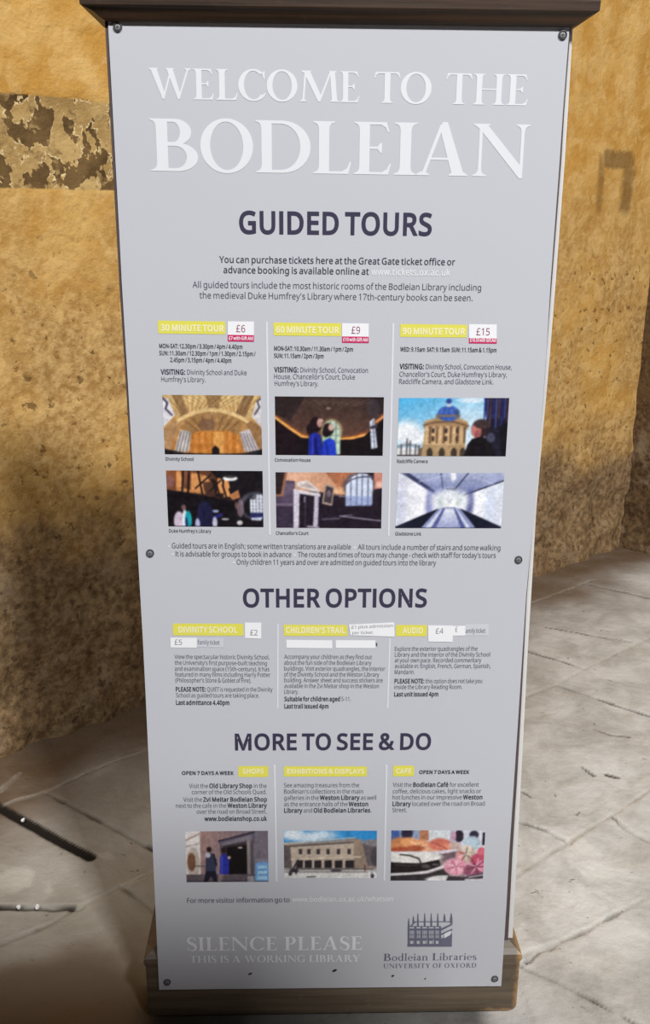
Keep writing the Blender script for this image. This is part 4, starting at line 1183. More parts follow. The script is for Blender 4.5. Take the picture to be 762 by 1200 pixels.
pr = Print()
k = I_LOGO
def bar(x0, y0, x1, y1, mat=k, lift=0.0005):
    pr.poly(zl([(x0, y0), (x1, y0), (x1, y1), (x0, y1)]), mat, lift)
bar(220, 270, 525, 290)
for x0, x1 in ((222, 236), (267, 283), (311, 323), (356, 368), (402, 412), (438, 452)):
    bar(x0, 150, x1, 275)
bar(224, 164, 450, 180); bar(224, 231, 450, 243); bar(228, 148, 450, 154); bar(236, 206, 448, 210)
for x in range(240, 440, 9):
    bar(x, 183, x + 3.2, 232)
for x in (240, 285, 326, 371, 415):
    bar(x - 3, 243, x, 272); bar(x + 21, 243, x + 24, 272); bar(x, 243, x + 22, 249)
pr.poly(zl([(234, 152), (270, 118), (282, 118), (246, 154)]), k)
bar(270, 115, 530, 121)
for x, y0, y1, w in ((230, 95, 152, 6), (262, 80, 128, 6), (293, 60, 152, 6), (340, 60, 152, 6), (385, 60, 152, 6), (430, 60, 152, 6), (476, 64, 118, 7), (522, 60, 130, 9)):
    pr.poly(zl([(x - w * 0.3, y0), (x + w * 0.3, y0), (x + w, y0 + (y1 - y0) * 0.6), (x + w, y1), (x - w, y1), (x - w, y0 + (y1 - y0) * 0.6)]), k)
pr.poly(zl([(450, 165), (530, 128), (530, 140), (450, 182)]), k)
pr.poly(zl([(450, 200), (530, 165), (530, 178), (450, 212)]), k)
pr.poly(zl([(450, 236), (528, 196), (526, 290), (450, 290)]), k)
pr.poly(zl([(474, 232), (516, 208), (516, 180), (474, 200)]), I_RULE, 0.0008)
serif_text(pr, 'Bodleian Libraries', 449.4, 1126, 558.6, 1124.9, 8.3, I_LOGO, track=0.02)
serif_text(pr, 'UNIVERSITY OF OXFORD', 449.4, 1134.7, 558.3, 1133.8, 5.2, I_LOGO, track=0.16)
pr.build('library_mark', 'slate line drawing of a pinnacled building above the library name')

# spots of dirt on the print
for i, (x, y, a, b) in enumerate([(293.2, 1141.3, 2.6, 1.2), (392.2, 1137.4, 2.8, 1.6), (460.5, 1143.7, 1.8, 1.1), (498.4, 1147, 1.1, 0.9)]):
    Print().poly([(x + a * math.cos(t * 0.628) , y + b * math.sin(t * 0.628) - 0.35 * a * math.cos(t * 0.628)) for t in range(10)], I_BLACK, 0.0006).build('dirt_spot')

# screws with their cup washers
for x, y, rp in [(138, 31.7, 5.4), (659.6, 41, 5.3), (176, 648, 4.8), (607.8, 655.7, 4.6), (196, 1150.7, 4.3), (580, 1146.7, 4.1)]:
    c = on_panel(x, y)
    R0 = np.linalg.norm(on_panel(x + rp, y) - c)
    prof = [(0.0, -0.0022), (0.30, -0.0022), (0.55, -0.0020), (0.62, -0.0010), (0.66, -0.0010), (0.80, -0.0030), (0.92, -0.0028), (1.0, 0.0)]
    V, F, I = [(c[0], prof[0][1] - 0.0004, c[2])], [], []
    n = 24
    for rr, yy in prof[1:]:
        for j in range(n):
            a = 2 * math.pi * j / n
            V.append((c[0] + R0 * rr * math.cos(a), yy, c[2] + R0 * rr * math.sin(a)))
    for j in range(n):
        F.append((0, 1 + j, 1 + (j + 1) % n)); I.append(0)
    for q in range(len(prof) - 2):
        for j in range(n):
            a, b = 1 + q * n + j, 1 + q * n + (j + 1) % n
            F.append((a, b, b + n, a + n)); I.append(0 if q < 2 else 1)
    for k in (0, 1):          # cross slot
        w, h = (0.40, 0.08) if k == 0 else (0.08, 0.40)
        b = len(V)
        V += [(c[0] + sx * w * R0, -0.0029 - 0.0001 * k, c[2] + sz * h * R0) for sx, sz in ((-1, -1), (1, -1), (1, 1), (-1, 1))]
        F.append((b, b + 1, b + 2, b + 3)); I.append(1)
    mesh('screw', V, F, [M_SCREW, M_RING], PANEL, I)


# ---------------------------------------------------------------- the printed photographs
class Paint:
    """a small picture, painted with shapes in unit coordinates (x right, y down) and printed as coloured cells"""
    def __init__(self, w=132, h=76, base=(30, 28, 32)):
        self.w, self.h, k = w, h, 3
        self.k = k
        self.a = np.zeros((h * k, w * k, 3)) + np.array(base, float)
        y, x = np.mgrid[0:h * k, 0:w * k]
        self.x, self.y = (x + 0.5) / (w * k), (y + 0.5) / (h * k)

    def blend(self, m, c):
        m = np.asarray(m, float)[..., None]
        self.a = self.a * (1 - m) + np.asarray(c, float) * m

    def inside(self, pts):
        m = np.zeros(self.x.shape, bool)
        n = len(pts)
        for i in range(n):
            (x0, y0), (x1, y1) = pts[i], pts[(i + 1) % n]
            c = ((y0 > self.y) != (y1 > self.y))
            with np.errstate(divide='ignore', invalid='ignore'):
                t = (x1 - x0) * (self.y - y0) / (y1 - y0 if y1 != y0 else 1e-9) + x0
            m ^= c & (self.x < t)
        return m

    def poly(self, pts, c, al=1.0):
        self.blend(self.inside(pts) * al, c)
        return self

    def rect(self, x0, y0, x1, y1, c, al=1.0):
        return self.poly([(x0, y0), (x1, y0), (x1, y1), (x0, y1)], c, al)

    def ell(self, cx, cy, rx, ry, c, al=1.0, soft=0.15):
        d = np.hypot((self.x - cx) / rx, (self.y - cy) / ry)
        self.blend(smooth(1 + soft, 1 - soft, d) * al, c)
        return self

    def line(self, p, q, w, c, al=1.0):
        ax, ay = 1.0, self.h / self.w
        vx, vy = (q[0] - p[0]) * ax, (q[1] - p[1]) * ay
        L = vx * vx + vy * vy + 1e-12
        t = np.clip((((self.x - p[0]) * ax) * vx + ((self.y - p[1]) * ay) * vy) / L, 0, 1)
        d = np.hypot((self.x - p[0]) * ax - t * vx, (self.y - p[1]) * ay - t * vy)
        self.blend(smooth(w * 0.65, w * 0.35, d) * al, c)
        return self

    def path(self, pts, w, c, al=1.0):
        for p, q in zip(pts[:-1], pts[1:]):
            self.line(p, q, w, c, al)
        return self

    def grad(self, x0, y0, x1, y1, c0, c1, mask=None, al=1.0):
        vx, vy = x1 - x0, y1 - y0
        t = np.clip(((self.x - x0) * vx + (self.y - y0) * vy) / (vx * vx + vy * vy), 0, 1)[..., None]
        col = np.array(c0, float) * (1 - t) + np.array(c1, float) * t
        m = (np.ones(self.x.shape) if mask is None else np.asarray(mask, float))[..., None] * al
        self.a = self.a * (1 - m) + col * m
        return self

    def speck(self, sx, sy, amt, mask=None, seed=1):
        n = (fbm(self.x * sx, self.y * sy, seed, 4) - 0.5) * 2 * amt
        m = 1.0 if mask is None else np.asarray(mask, float)
        self.a = np.clip(self.a + (n * m)[..., None], 0, 255)
        return self

    def show(self, name, quad, label):
        k = self.k
        img = np.clip(self.a, 0, 255).reshape(self.h, k, self.w, k, 3).mean((1, 3))
        for ax_ in (0, 1):        # a soft print: light blur, then grain
            pad = np.concatenate([img.take([0], ax_), img, img.take([-1], ax_)], ax_)
            n_ = img.shape[ax_]
            img = 0.25 * pad.take(range(0, n_), ax_) + 0.5 * img + 0.25 * pad.take(range(2, n_ + 2), ax_)
        gy, gx = np.mgrid[0:self.h, 0:self.w]
        grain = (fbm(gx / 2.6, gy / 2.6, len(label), 3) - 0.5) * 2 + (fbm(gx / 9.0, gy / 9.0, 7 + len(label), 3) - 0.5) * 1.4
        img = np.clip(img * (1 + 0.09 * grain[..., None]) + 3 * grain[..., None], 0, 255)
        q = [np.array(p, float) for p in quad]
        V = []
        for j in range(self.h):
            v = j / (self.h - 1)
            A, B = P(*(q[0] * (1 - v) + q[3] * v), 0.0005), P(*(q[1] * (1 - v) + q[2] * v), 0.0005)
            u = np.linspace(0, 1, self.w)[:, None]
            V.append(A[None] * (1 - u) + B[None] * u)
        V = np.concatenate(V)
        i = np.arange(self.w * self.h).reshape(self.h, self.w)
        F = np.stack([i[1:, :-1], i[1:, 1:], i[:-1, 1:], i[:-1, :-1]], -1).reshape(-1, 4)
        o = mesh('printed_photograph', V, F.tolist(), M_PHOTO, PANEL)
        at = o.data.color_attributes.new('print', 'FLOAT_COLOR', 'POINT')
        c = np.ones((self.w * self.h, 4))
        c[:, :3] = lin(img.reshape(-1, 3)) * 1.0
        at.data.foreach_set('color', c.reshape(-1))
        o['label'] = label
        return o


M_PHOTO, _N, _L, _b = new_mat('colour_print')
_at = _N.new('ShaderNodeVertexColor')
_at.layer_name = 'print'
_L.new(_at.outputs['Color'], _b.inputs['Base Color'])
_b.inputs['Roughness'].default_value = 0.4
_b.inputs['Specular IOR Level'].default_value = 0.3

# vaulted stone hall
p = Paint(base=(196, 160, 104))
p.grad(0.5, 0, 0.5, 1, (214, 182, 122), (176, 112, 58))
for k in range(-16, 17):                       # fans of ribs
    for cx, w in ((0.28, 1.0), (0.74, 1.0)):
        p.line((cx + k * 0.006, 0.40), (cx + k * 0.040, -0.05), 0.006, (140, 100, 58) if k % 2 else (236, 214, 160), 0.8)
p.poly([(0.44, 0), (0.60, 0), (0.56, 0.28), (0.47, 0.28)], (120, 86, 54), 0.6)
p.poly([(0.83, 0.0), (0.93, 0.0), (0.84, 0.36), (0.72, 0.34)], (96, 66, 46), 0.6)
p.poly([(0.10, 0.0), (0.20, 0.0), (0.27, 0.32), (0.18, 0.36)], (110, 78, 52), 0.6)
p.ell(0.5, 0.52, 0.30, 0.22, (150, 112, 72), 0.9)
for k in range(-6, 7):
    p.line((0.5 + k * 0.02, 0.64), (0.5 + k * 0.055, 0.36), 0.008, (196, 150, 84) if k % 2 else (104, 74, 48), 0.8)
p.ell(0.44, 0.50, 0.09, 0.10, (112, 82, 70), 0.6)
arc = [(0.03 + 0.94 * t, 0.62 - 0.36 * math.sin(math.pi * t) ** 0.8) for t in np.linspace(0, 1, 20)]
p.path(arc, 0.045, (222, 190, 134))
p.path([(x, y + 0.035) for x, y in arc], 0.010, (150, 106, 62))
p.poly([(0.27, 1), (0.28, 0.66), (0.36, 0.60), (0.66, 0.60), (0.75, 0.66), (0.78, 1)], (196, 124, 56))
for k in range(14):
    p.line((0.29 + k * 0.035, 0.64), (0.285 + k * 0.036, 1), 0.006, (232, 172, 96) if k % 2 else (140, 78, 34), 0.7)
p.rect(0.50, 0.62, 0.60, 0.98, (232, 178, 104), 0.6)
p.poly([(0.0, 0.10), (0.06, 0.05), (0.12, 0.34), (0.0, 0.55)], (222, 220, 226))
p.poly([(1.0, 0.08), (0.95, 0.10), (0.90, 0.36), (1.0, 0.55)], (214, 210, 214))
p.path([(0.0, 0.05), (0.05, 0.14), (0.03, 0.24), (0.09, 0.34)], 0.02, (70, 60, 86)); p.path([(1, 0.05), (0.96, 0.1), (0.98, 0.2), (0.93, 0.32)], 0.016, (80, 70, 80))
p.poly([(0.0, 0.60), (0.12, 0.42), (0.17, 0.50), (0.05, 0.95), (0, 0.95)], (176, 136, 96)); p.poly([(1.0, 0.55), (0.90, 0.42), (0.84, 0.48), (0.96, 0.95), (1, 0.95)], (150, 112, 74))
p.poly([(0.10, 0.95), (0.17, 0.58), (0.28, 0.62), (0.25, 0.95)], (206, 198, 190)); p.poly([(0.77, 0.62), (0.87, 0.56), (0.97, 0.92), (0.82, 0.95)], (196, 188, 190))
for k in range(4):
    p.line((0.12 + 0.035 * k, 0.94), (0.18 + 0.03 * k, 0.62), 0.012, (96, 90, 100), 0.8); p.line((0.84 + 0.035 * k, 0.94), (0.78 + 0.03 * k, 0.64), 0.010, (110, 100, 110), 0.8)
p.poly([(0, 0.90), (0.2, 0.97), (0.5, 0.985), (0.8, 0.97), (1, 0.90), (1, 1), (0, 1)], (34, 30, 34))
p.poly([(0.485, 1), (0.485, 0.90), (0.52, 0.84), (0.56, 0.90), (0.56, 1)], (30, 24, 28))
p.speck(24, 14, 22).show('p', [(190.3, 462.6), (305.6, 463.6), (307.4, 533), (193.3, 532.2)], 'print of a fan vaulted stone hall')

# old library, dark timber and people
p = Paint(base=(26, 22, 28))
p.grad(0, 0, 0.7, 0.4, (150, 90, 56), (40, 30, 30), p.inside([(0, 0), (0.45, 0), (0.72, 0.5), (0.72, 0.62), (0.4, 0.45), (0, 0.34)]))
for x0, x1, y1 in ((0.11, 0.15, 0.30), (0.26, 0.36, 0.38), (0.37, 0.42, 0.20), (0.53, 0.57, 0.40), (0.60, 0.64, 0.46)):
    p.poly([(x0, 0.0 + (x0 - 0.1) * 0.3), (x1, 0.02 + (x0 - 0.1) * 0.3), (x1 + 0.03, y1), (x0 - 0.01, y1 + 0.01)], (216, 148, 90))
p.ell(0.03, 0.2, 0.05, 0.1, (136, 92, 90), 0.9)
p.poly([(0.10, 0.30), (0.40, 0.38), (0.40, 0.42), (0.10, 0.36)], (190, 128, 78))
for x in (0.18, 0.24, 0.33, 0.48, 0.51, 0.58, 0.65):
    p.line((x, -0.02 + max(0, x - 0.3)), (x - 0.02 + 0.06 * (x > 0.3), 0.42 + max(0, x - 0.4) * 0.4), 0.02, (28, 20, 22))
p.line((0.30, 0.32), (0.46, 0.08), 0.016, (34, 24, 24)); p.line((0.45, 0.36), (0.56, 0.18), 0.014, (34, 24, 24))
p.poly([(0.64, 0.44), (0.74, 0.34), (0.76, 0.48), (0.68, 0.52)], (176, 116, 74))
p.ell(0.66, 0.14, 0.075, 0.045, (240, 240, 242)); p.ell(0.66, 0.11, 0.06, 0.025, (60, 56, 58))
p.poly([(0, 0.36), (0.36, 0.44), (0.55, 0.5), (0.7, 0.56), (0.7, 0.7), (0, 0.9)], (22, 18, 24))
p.ell(0.92, 0.62, 0.17, 0.24, (84, 84, 98)); p.ell(0.93, 0.64, 0.145, 0.20, (24, 22, 28))
p.poly([(0.86, 0.50), (0.90, 0.43), (0.98, 0.42), (1, 0.45), (1, 0.74), (0.86, 0.74)], (224, 228, 238))
for k in range(4):
    p.line((0.89 + 0.033 * k, 0.42), (0.89 + 0.033 * k, 0.74), 0.006, (90, 92, 110)); p.line((0.86, 0.50 + k * 0.06), (1, 0.50 + k * 0.06), 0.004, (120, 124, 140))
p.ell(0.88, 0.46, 0.05, 0.05, (50, 50, 60), 0.7); p.rect(0.86, 0.74, 1, 0.83, (40, 44, 90)); p.poly([(0.87, 0.83), (0.99, 0.82), (0.97, 0.88), (0.87, 0.87)], (190, 196, 216))
p.ell(0.76, 0.66, 0.035, 0.16, (160, 130, 140), 0.6); p.ell(0.75, 0.92, 0.03, 0.04, (210, 204, 206)); p.ell(0.60, 0.86, 0.04, 0.015, (196, 196, 200)); p.ell(0.72, 0.62, 0.02, 0.06, (130, 100, 90), 0.7)
p.poly([(0.44, 0.82), (0.57, 0.75), (0.57, 0.80), (0.48, 0.88)], (40, 40, 110)); p.ell(0.50, 0.72, 0.035, 0.025, (150, 160, 190))
p.ell(0.17, 0.66, 0.025, 0.05, (110, 80, 80)); p.ell(0.12, 0.90, 0.055, 0.17, (206, 190, 210)); p.ell(0.18, 0.88, 0.03, 0.18, (220, 226, 236)); p.ell(0.215, 0.88, 0.035, 0.16, (28, 160, 170)); p.ell(0.195, 0.93, 0.014, 0.1, (24, 50, 96))
p.ell(0.39, 0.80, 0.085, 0.26, (32, 32, 62)); p.ell(0.31, 0.95, 0.025, 0.1, (176, 178, 216)); p.ell(0.49, 0.93, 0.025, 0.11, (196, 196, 220))
p.rect(0, 0.985, 1, 1, (16, 14, 18))
p.speck(30, 18, 10).show('p', [(194.6, 551.3), (307.8, 552), (308.9, 617.7), (197.4, 616.7)], 'print of a dark timbered library with visitors')

# panelled hall with two visitors in blue
p = Paint(base=(52, 38, 36))
p.grad(0.5, 0, 0.5, 0.75, (58, 44, 42), (96, 66, 56))
for k in range(-10, 11):
    p.line((0.5 + k * 0.008, 0.24), (0.5 + k * 0.05, 0.05), 0.006, (112, 84, 74) if k % 2 else (44, 32, 32), 0.6)
p.ell(0.5, 0.1, 0.3, 0.05, (120, 92, 80), 0.25, 0.8); p.ell(0.49, 0.20, 0.02, 0.02, (150, 128, 110))
p.poly([(0, 0), (0.28, 0), (0.14, 0.42), (0, 0.30)], (40, 30, 32), 0.8); p.poly([(0.88, 0), (1, 0), (1, 0.28), (0.90, 0.30)], (38, 30, 34), 0.8); p.ell(0.90, 0.2, 0.06, 0.16, (64, 56, 62), 0.7)
p.path([(0, 0.36), (0.12, 0.52), (0.24, 0.66), (0.33, 0.70)], 0.05, (150, 84, 46), 0.7)
p.path([(0, 0.36), (0.12, 0.52), (0.24, 0.67), (0.30, 0.70)], 0.022, (244, 176, 92))
p.path([(0.58, 0.71), (0.72, 0.70), (0.80, 0.65), (0.92, 0.58), (1.0, 0.32)], 0.05, (168, 92, 50), 0.6)
p.path([(0.60, 0.72), (0.72, 0.70), (0.80, 0.66), (0.86, 0.63)], 0.022, (246, 170, 86)); p.line((0.93, 0.42), (1.0, 0.33), 0.02, (220, 140, 80))
p.poly([(0, 0.38), (0.12, 0.55), (0.24, 0.70), (0.58, 0.73), (0.72, 0.72), (0.82, 0.67), (1, 0.36), (1, 1), (0, 1)], (24, 18, 22))
p.poly([(0, 0.40), (0.22, 0.72), (0.22, 1), (0, 1)], (30, 20, 26))
p.ell(0.52, 0.58, 0.10, 0.20, (150, 128, 90)); p.ell(0.52, 0.60, 0.082, 0.19, (196, 214, 196)); p.rect(0.44, 0.60, 0.60, 0.98, (186, 212, 190))
for x in (0.46, 0.51, 0.56):
    p.line((x, 0.42), (x, 0.98), 0.008, (96, 104, 96))
for y in (0.55, 0.66, 0.78):
    p.line((0.44, y), (0.6, y), 0.006, (120, 130, 118))
p.ell(0.47, 0.72, 0.04, 0.2, (150, 196, 150), 0.5)
p.poly([(0.87, 0.42), (0.91, 0.36), (0.945, 0.86), (0.89, 0.88)], (214, 220, 236)); p.line((0.90, 0.4), (0.92, 0.88), 0.008, (70, 70, 90)); p.line((0.89, 0.52), (0.93, 0.5), 0.03, (60, 56, 70))
for y in (0.6, 0.68, 0.76):
    p.line((0.88, y), (0.94, y), 0.005, (110, 116, 150))
p.ell(0.375, 0.48, 0.055, 0.13, (30, 18, 24)); p.ell(0.34, 0.56, 0.05, 0.12, (28, 18, 24)); p.ell(0.41, 0.45, 0.024, 0.075, (186, 142, 136)); p.ell(0.425, 0.41, 0.02, 0.03, (200, 160, 150))
p.ell(0.49, 0.56, 0.05, 0.11, (34, 22, 26)); p.ell(0.515, 0.52, 0.024, 0.06, (206, 168, 156)); p.ell(0.47, 0.62, 0.035, 0.07, (30, 20, 24))
p.poly([(0.305, 1), (0.31, 0.68), (0.36, 0.60), (0.42, 0.66), (0.44, 1)], (34, 44, 150)); p.poly([(0.43, 1), (0.44, 0.76), (0.50, 0.70), (0.55, 0.74), (0.57, 1)], (34, 60, 190))
p.line((0.37, 0.72), (0.38, 1), 0.03, (24, 28, 100)); p.line((0.47, 0.8), (0.49, 1), 0.02, (24, 36, 130)); p.line((0.35, 0.66), (0.345, 0.96), 0.015, (60, 80, 200), 0.7)
p.speck(30, 18, 9).show('p', [(322.2, 464.5), (450.1, 465.5), (448.6, 534), (323.2, 533)], 'print of a dark panelled hall with two visitors in blue')

# court room with a white door case
p = Paint(base=(44, 36, 48))
p.grad(0.1, 0, 0.6, 0.35, (224, 176, 150), (206, 150, 116), p.inside([(0.1, 0), (0.75, 0), (0.66, 0.40), (0.1, 0.30)]))
p.poly([(0.46, 0), (0.62, 0), (0.56, 0.22)], (150, 88, 60), 0.7); p.poly([(0.56, 0), (0.72, 0), (0.62, 0.34), (0.57, 0.3)], (176, 106, 74), 0.8)
p.ell(0.60, 0.34, 0.08, 0.07, (244, 192, 150), 0.8, 0.6)
p.poly([(0.92, 0), (1, 0), (1, 0.28), (0.92, 0.3)], (206, 140, 120)); p.ell(0.97, 0.22, 0.04, 0.05, (246, 200, 184), 0.8, 0.6)
p.poly([(0, 0.14), (0.18, 0.16), (0.20, 1), (0, 1)], (80, 66, 88)); p.rect(0.0, 0.56, 0.2, 0.60, (132, 118, 140), 0.7); p.rect(0, 0.62, 0.2, 1, (54, 44, 62), 0.8); p.grad(0, 0.3, 0, 0.56, (120, 104, 126), (90, 76, 100), p.inside([(0.06, 0.2), (0.18, 0.2), (0.18, 0.55), (0.06, 0.55)]), 0.6)
p.poly([(0, 0), (0.115, 0), (0.07, 0.44), (0, 0.44)], (150, 104, 80)); p.poly([(0, 0), (0.09, 0), (0.05, 0.40), (0, 0.40)], (44, 34, 36))
p.poly([(0.42, 0.38), (0.60, 0.44), (1, 0.28), (1, 1), (0.38, 1)], (36, 28, 40))
p.poly([(0.20, 0.26), (0.20, 0.18), (0.30, 0.15), (0.41, 0.32), (0.41, 0.37)], (226, 216, 214)); p.poly([(0.23, 0.25), (0.30, 0.19), (0.38, 0.31)], (178, 164, 160))
p.poly([(0.17, 0.30), (0.42, 0.38), (0.42, 0.44), (0.17, 0.37)], (222, 214, 220)); p.poly([(0.165, 1), (0.17, 0.34), (0.225, 0.34), (0.215, 1)], (214, 208, 222)); p.poly([(0.35, 0.97), (0.365, 0.42), (0.405, 0.42), (0.395, 0.95)], (196, 188, 208))
p.poly([(0.225, 1), (0.23, 0.40), (0.36, 0.46), (0.35, 0.97)], (36, 28, 40)); p.rect(0.265, 0.44, 0.285, 0.54, (170, 164, 190)); p.line((0.28, 0.46), (0.275, 0.98), 0.01, (70, 58, 76))
p.poly([(0.46, 0.20), (0.55, 0.26), (0.53, 0.60), (0.435, 0.56)], (170, 150, 136)); p.poly([(0.475, 0.24), (0.54, 0.285), (0.52, 0.56), (0.45, 0.53)], (64, 54, 62)); p.ell(0.50, 0.38, 0.02, 0.06, (150, 130, 140), 0.6)
p.ell(0.78, 0.24, 0.15, 0.24, (110, 90, 90)); p.poly([(0.655, 0.60), (0.66, 0.24), (0.70, 0.10), (0.78, 0.02), (0.86, 0.03), (0.91, 0.16), (0.905, 0.58)], (210, 222, 244))
for x in (0.705, 0.76, 0.81, 0.865):
    p.line((x, 0.04), (x, 0.60), 0.010, (86, 86, 110))
p.path([(0.655, 0.22), (0.70, 0.14), (0.76, 0.10), (0.82, 0.08), (0.90, 0.08)], 0.014, (86, 84, 104)); p.rect(0.655, 0.42, 0.905, 0.46, (130, 150, 200), 0.5); p.rect(0.655, 0.46, 0.905, 0.60, (120, 136, 190), 0.55)
p.rect(0.56, 0.42, 0.655, 0.56, (40, 30, 40)); p.line((0.6, 0.43), (0.65, 0.43), 0.012, (140, 130, 150)); p.line((0.60, 0.78), (0.99, 0.86), 0.012, (150, 140, 160)); p.line((0.44, 0.84), (0.60, 0.82), 0.02, (84, 74, 92)); p.line((0.60, 0.78), (0.72, 0.76), 0.008, (150, 140, 160))
p.line((0.30, 0.97), (0.40, 0.98), 0.02, (170, 160, 176))
p.speck(30, 18, 9).show('p', [(323, 553.4), (448.2, 554), (446.9, 619.2), (324.1, 618.3)], 'print of a panelled court room with a white door case')

# round domed building under a blue sky
p = Paint(base=(120, 190, 232))
p.grad(0.1, 0, 0.6, 0.8, (84, 176, 226), (206, 226, 240))
p.ell(0.08, 0.60, 0.14, 0.20, (240, 242, 246), 0.95, 0.5); p.ell(0.18, 0.68, 0.10, 0.12, (236, 240, 246), 0.9, 0.5); p.ell(0.66, 0.04, 0.12, 0.05, (238, 242, 248), 0.8, 0.6); p.ell(0.62, 0.40, 0.2, 0.3, (226, 236, 244), 0.5, 0.8)
p.rect(0, 0.86, 0.24, 0.985, (226, 226, 228))
p.path([(0, 0.84), (0.1, 0.80), (0.2, 0.83)], 0.03, (120, 120, 130), 0.6)
for x, y in ((0.09, 0.70), (0.12, 0.74), (0.04, 0.8), (0.17, 0.8), (0.20, 0.82)):
    p.line((x, y), (x, 0.98), 0.012, (70, 66, 70))
p.rect(0.0, 0.975, 0.25, 1, (60, 54, 54)); p.poly([(0.20, 1), (0.21, 0.86), (0.26, 0.84), (0.26, 1)], (110, 92, 74))
p.poly([(0.23, 1), (0.245, 0.55), (0.245, 0.46), (0.62, 0.46), (0.62, 1)], (190, 154, 112))
p.poly([(0.235, 0.52), (0.25, 0.40), (0.30, 0.36), (0.58, 0.36), (0.635, 0.42), (0.64, 0.54)], (168, 134, 98))
p.path([(0.235, 0.47), (0.34, 0.42), (0.5, 0.41), (0.64, 0.48)], 0.016, (110, 84, 62)); p.path([(0.235, 0.41), (0.34, 0.36), (0.55, 0.36), (0.64, 0.42)], 0.012, (206, 176, 136))
for k, x in enumerate(np.linspace(0.265, 0.61, 12)):
    p.line((x, 0.50), (x, 0.78), 0.014, (222, 192, 148) if k % 2 == 0 else (92, 68, 54))
for x in (0.31, 0.43, 0.53):
    p.rect(x, 0.52, x + 0.025, 0.60, (60, 48, 48)); p.rect(x, 0.66, x + 0.025, 0.74, (80, 62, 54))
p.rect(0.23, 0.78, 0.62, 0.80, (214, 184, 142)); p.rect(0.23, 0.80, 0.62, 1, (176, 146, 108))
for x in (0.30, 0.41, 0.52, 0.60):
    p.ell(x, 0.95, 0.028, 0.10, (64, 54, 46))
p.rect(0.34, 0.29, 0.56, 0.37, (150, 122, 92)); p.ell(0.455, 0.27, 0.10, 0.13, (58, 92, 176)); p.rect(0.35, 0.29, 0.56, 0.33, (122, 108, 100))
for x in (0.40, 0.44, 0.48, 0.51):
    p.line((x, 0.18), (x - (0.455 - x) * 0.4, 0.29), 0.006, (110, 140, 206))
p.rect(0.435, 0.10, 0.475, 0.16, (200, 206, 216)); p.ell(0.455, 0.06, 0.026, 0.045, (44, 70, 140)); p.ell(0.53, 0.25, 0.02, 0.05, (60, 80, 120))
p.poly([(0.77, 0), (1, 0), (1, 1), (0.80, 1), (0.80, 0.4)], (30, 28, 44))
for k, x in enumerate(np.linspace(0.78, 0.99, 9)):
    p.line((x, 0), (x, 0.5 - 0.15 * (k % 2)), 0.014, ((36, 44, 130), (70, 80, 150), (90, 60, 60))[k % 3], 0.9)
p.poly([(0.92, 0.5), (1, 0.4), (1, 1), (0.95, 1)], (20, 18, 26))
p.ell(0.75, 0.53, 0.08, 0.16, (46, 32, 36)); p.ell(0.715, 0.56, 0.045, 0.12, (196, 120, 110)); p.ell(0.76, 0.45, 0.07, 0.08, (62, 46, 48)); p.ell(0.73, 0.62, 0.03, 0.07, (150, 84, 84))
p.poly([(0.61, 1), (0.64, 0.80), (0.68, 0.70), (0.76, 0.66), (0.86, 0.72), (0.90, 1)], (22, 18, 24)); p.ell(0.85, 0.68, 0.04, 0.08, (90, 92, 120), 0.6)
p.speck(34, 20, 11).show('p', [(467.8, 466.4), (597.1, 466.4), (592.8, 534.7), (465.4, 534.3)], 'print of a round domed stone building seen past a visitor')

# white underground passage
p = Paint(base=(214, 218, 232))
p.poly([(0.03, 0), (1, 0), (1, 0.12), (0.62, 0.42), (0.36, 0.42), (0.3, 0.34)], (150, 158, 196))
for k in range(2):
    p.grad(0.5, 0, 0.5, 0.42, (176, 184, 214), (110, 118, 168), p.inside([(0.05, 0), (1, 0), (1, 0.10), (0.6, 0.40), (0.36, 0.40)]), 0.6)
p.poly([(0.02, 0), (0.10, 0), (0.36, 0.33), (0.34, 0.36)], (60, 64, 96)); p.line((0.40, 0), (0.43, 0.30), 0.014, (92, 96, 136)); p.line((0.66, 0), (0.54, 0.30), 0.012, (50, 52, 80)); p.line((0.20, 0.16), (0.42, 0.06), 0.008, (190, 196, 222)); p.line((1, 0.14), (0.60, 0.42), 0.014, (40, 44, 72)); p.line((0.70, 0.08), (0.9, 0.20), 0.008, (190, 196, 220))
p.ell(0.52, 0.06, 0.025, 0.09, (246, 248, 252), 1, 0.5); p.rect(0.46, 0.28, 0.54, 0.31, (40, 44, 70))
p.grad(0.02, 0, 0.34, 0, (224, 226, 236), (250, 250, 255), p.inside([(0, 0.0), (0.32, 0.36), (0.32, 0.72), (0, 1)])); p.grad(0.98, 0, 0.7, 0, (220, 226, 240), (248, 250, 255), p.inside([(1, 0.16), (0.70, 0.38), (0.70, 0.74), (1, 0.98)]))
p.ell(0.04, 0.6, 0.05, 0.5, (196, 202, 226), 0.6, 0.8); p.ell(0.88, 0.6, 0.04, 0.3, (206, 216, 240), 0.8, 0.8)
p.ell(0.31, 0.55, 0.035, 0.24, (110, 116, 176), 0.8, 0.7); p.ell(0.69, 0.55, 0.035, 0.24, (76, 80, 140), 0.8, 0.6)
p.ell(0.50, 0.50, 0.17, 0.20, (236, 240, 246), 1, 0.4); p.ell(0.49, 0.52, 0.07, 0.10, (250, 252, 252), 1, 0.5)
for k in range(6):
    p.line((0.5, 0.54), (0.40 + 0.04 * k, 0.34), 0.006, (150, 160, 190), 0.5)
p.ell(0.58, 0.52, 0.03, 0.10, (196, 206, 206), 0.7, 0.5); p.ell(0.42, 0.52, 0.03, 0.10, (190, 204, 210), 0.6, 0.5)
p.poly([(0, 1), (0.32, 0.70), (0.45, 0.62), (0.55, 0.62), (0.68, 0.70), (1, 1)], (140, 148, 190))
